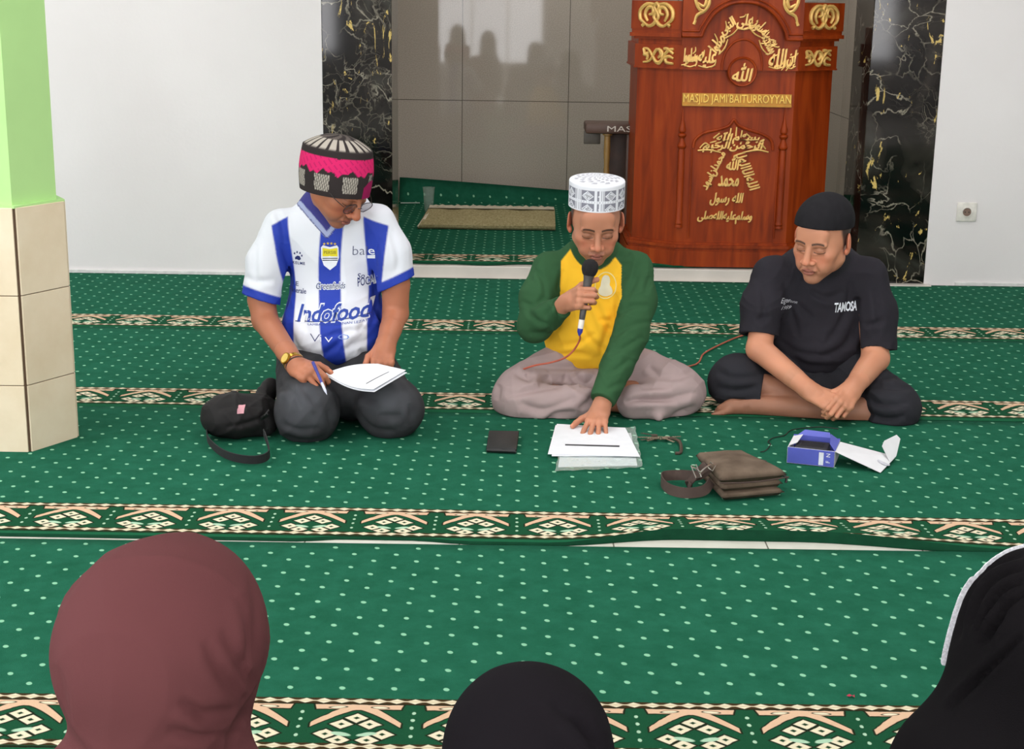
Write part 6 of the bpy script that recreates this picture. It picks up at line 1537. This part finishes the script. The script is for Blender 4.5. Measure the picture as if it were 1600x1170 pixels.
K = len(prof); fs = [(i*K+k, (i+1)*K+k, (i+1)*K+(k+1) % K, i*K+(k+1) % K) for i in range(N_) for k in range(K)]+[tuple(range(K)), tuple(N_*K+k for k in range(K))[::-1]]
m.add(np.array(vs), fs); m.build('folded_body', rg, rt)
m = MB()
vs = []
for i in range(41):
    u = i/40; x = x0+.055+(x1-x0-.058)*u; jx = .010*sin(i*5.1)+.006*sin(i*2.3); vs += [(x, 8.54+.20, zn+.092), (x, 8.54+.30+jx, zn+.096+.004*sin(i*3.7)), (x, 8.54+.325+jx*1.5, zn+.088)]
fs = [(i*3+k, i*3+3+k, i*3+4+k, i*3+1+k) for i in range(40) for k in range(2)]
m.add(np.array(vs), fs); m.build('cream_fringe', tp, rt)
m = MB(); m.add(np.array([(x0-.002, 8.538, zn+.012), (x0+.030, 8.60, zn+.052), (x0+.060, 8.78, zn+.094), (x0+.075, 8.80, zn+.094), (x0+.05, 8.6, zn+.056), (x0+.022, 8.534, zn+.012)]), [(0, 1, 4, 5), (1, 2, 3, 4)]); m.build('turned_end', tp, rt)
cp, nt, b = newmat('clear_cup', .08, .5); b.inputs['Base Color'].default_value = (*lin((200, 215, 205)), 1); b.inputs['Alpha'].default_value = .18
cc_ = P(670, 321, 9.2); cc_[2] = zn+.002; Hc = P(672, 293, 9.2)[2]-zn
m = MB(); m.lathe([(.0005, .003), (.024, .003), (.025, 0), (.027, .01), (.036, Hc-.006), (.039, Hc-.004), (.039, Hc), (.0355, Hc), (.026, .012), (.0005, .006)], 28, cc_); o = m.build('plastic_cup', cp, None, org=cc_); setp(o, 'clear plastic drinking cup standing on the niche carpet behind the folded rug', 'cup')
q = G(626, 317, zn+.004); q2 = G(656, 317, zn+.004); m = MB(); m.tube([q, q2], .0035, 8); o = m.build('drinking_straw', plain('white_straw', (200, 210, 200), .5), None, org=q); setp(o, 'thin white straw lying on the niche carpet left of the cup', 'straw')
# wall socket
so = P(1510, 331, YW-.001); rt = root('power_socket', so, 'white wall socket on the white wall at the right', 'socket'); so = so+V3(0, -.004, 0)
ws_ = plain('socket_white', (222, 218, 210), .4)
m = MB(); m.box(so, (.098, .008, .094), .004, seg=3); m.build('cover_plate', ws_, rt)
Rs = axes((0, -1, 0), (1, 0, 0)); m = MB(); m.lathe([(.026, .003), (.026, .008), (.022, .009), (.0205, .006), (.020, .001), (.0001, .001)], 28, so, Rs); rs_ = m.build('socket_ring', ws_, rt)
m = MB(); m.lathe([(.0001, .0030), (.0195, .0030), (.0195, .0068), (.0001, .0068)], 24, so, Rs); m.build('socket_well', plain('socket_brown', (120, 96, 84), .5), rs_)
for sx in (-1, 1): m = MB(); m.lathe([(.0001, .006), (.0032, .006), (.0032, .0076), (.0001, .0076)], 12, so+V3(sx*.009, 0, 0), Rs); m.build('contact_hole', plain('black_plastic', (20, 20, 20), .4), rs_)
# people sitting further back, seen only as dark shapes in the polished tiles
for (x_, y_, kz, lab) in ((-.80, -1.25, 1.62, 'veiled person further back, tallest dark shape reflected in the niche tiles'), (-.38, -1.0, 1.5, 'veiled person further back, middle dark shape reflected in the niche tiles'), (.26, -1.1, 1.27, 'veiled person further back, right dark shape reflected in the niche tiles')):
    src = [o for o in S.objects if o.name == 'person.004'][0]; cpy = src.copy(); COL.objects.link(cpy); cpy.location = (x_, y_, 0); cpy.scale = (1.05, 1.05, kz); cpy['label'] = lab; cpy['group'] = 'veiled people reflected in the niche tiles'
    for ch in list(src.children): c2 = ch.copy(); COL.objects.link(c2); c2.parent = cpy
# small red scrap
g_ = G(1330, 1088, .0115); m = MB(); m.add(np.array([g_+V3(*q) for q in ((-.010, .001, .001), (-.003, .006, .003), (.004, .002, .001), (.007, .004, .003), (.006, -.006, .001), (.0, -.004, .004), (-.004, -.003, .001))]), [(0, 1, 5, 6), (1, 2, 5), (2, 3, 4, 5)])
o = m.build('paper_scrap', plain('crimson_scrap', (176, 40, 70), .8), None, False, org=g_); setp(o, 'tiny crimson scrap on the carpet near the lower right', 'scrap')
# ceiling lamps (above the frame)
for lx, ly, pw in LAMPS:
    if 1:
        rt = root('ceiling_lamp', (lx, ly, 3.4), 'white ceiling lamp, %s of the %s row' % ('left' if lx < 0 else 'right', {.9: 'nearest', 3.6: 'middle', 6.0: 'farthest'}[ly]), 'lamp', 'ceiling lamps above the hall')
        m = MB(); m.box((lx, ly, 3.375), (1.36, .56, .05), .01); m.build('housing', plain('lamp_white', (230, 230, 228), .5), rt)
        dm = _mc.get('lamp_diffuser')
        if dm is None:
            dm, nt, b = newmat('lamp_diffuser', .5); b.inputs['Emission Color'].default_value = (1, .97, .93, 1); b.inputs['Emission Strength'].default_value = 3; _mc['lamp_diffuser'] = dm
        m = MB(); m.box((lx, ly, 3.346), (1.26, .46, .008)); m.build('diffuser', dm, rt, False)
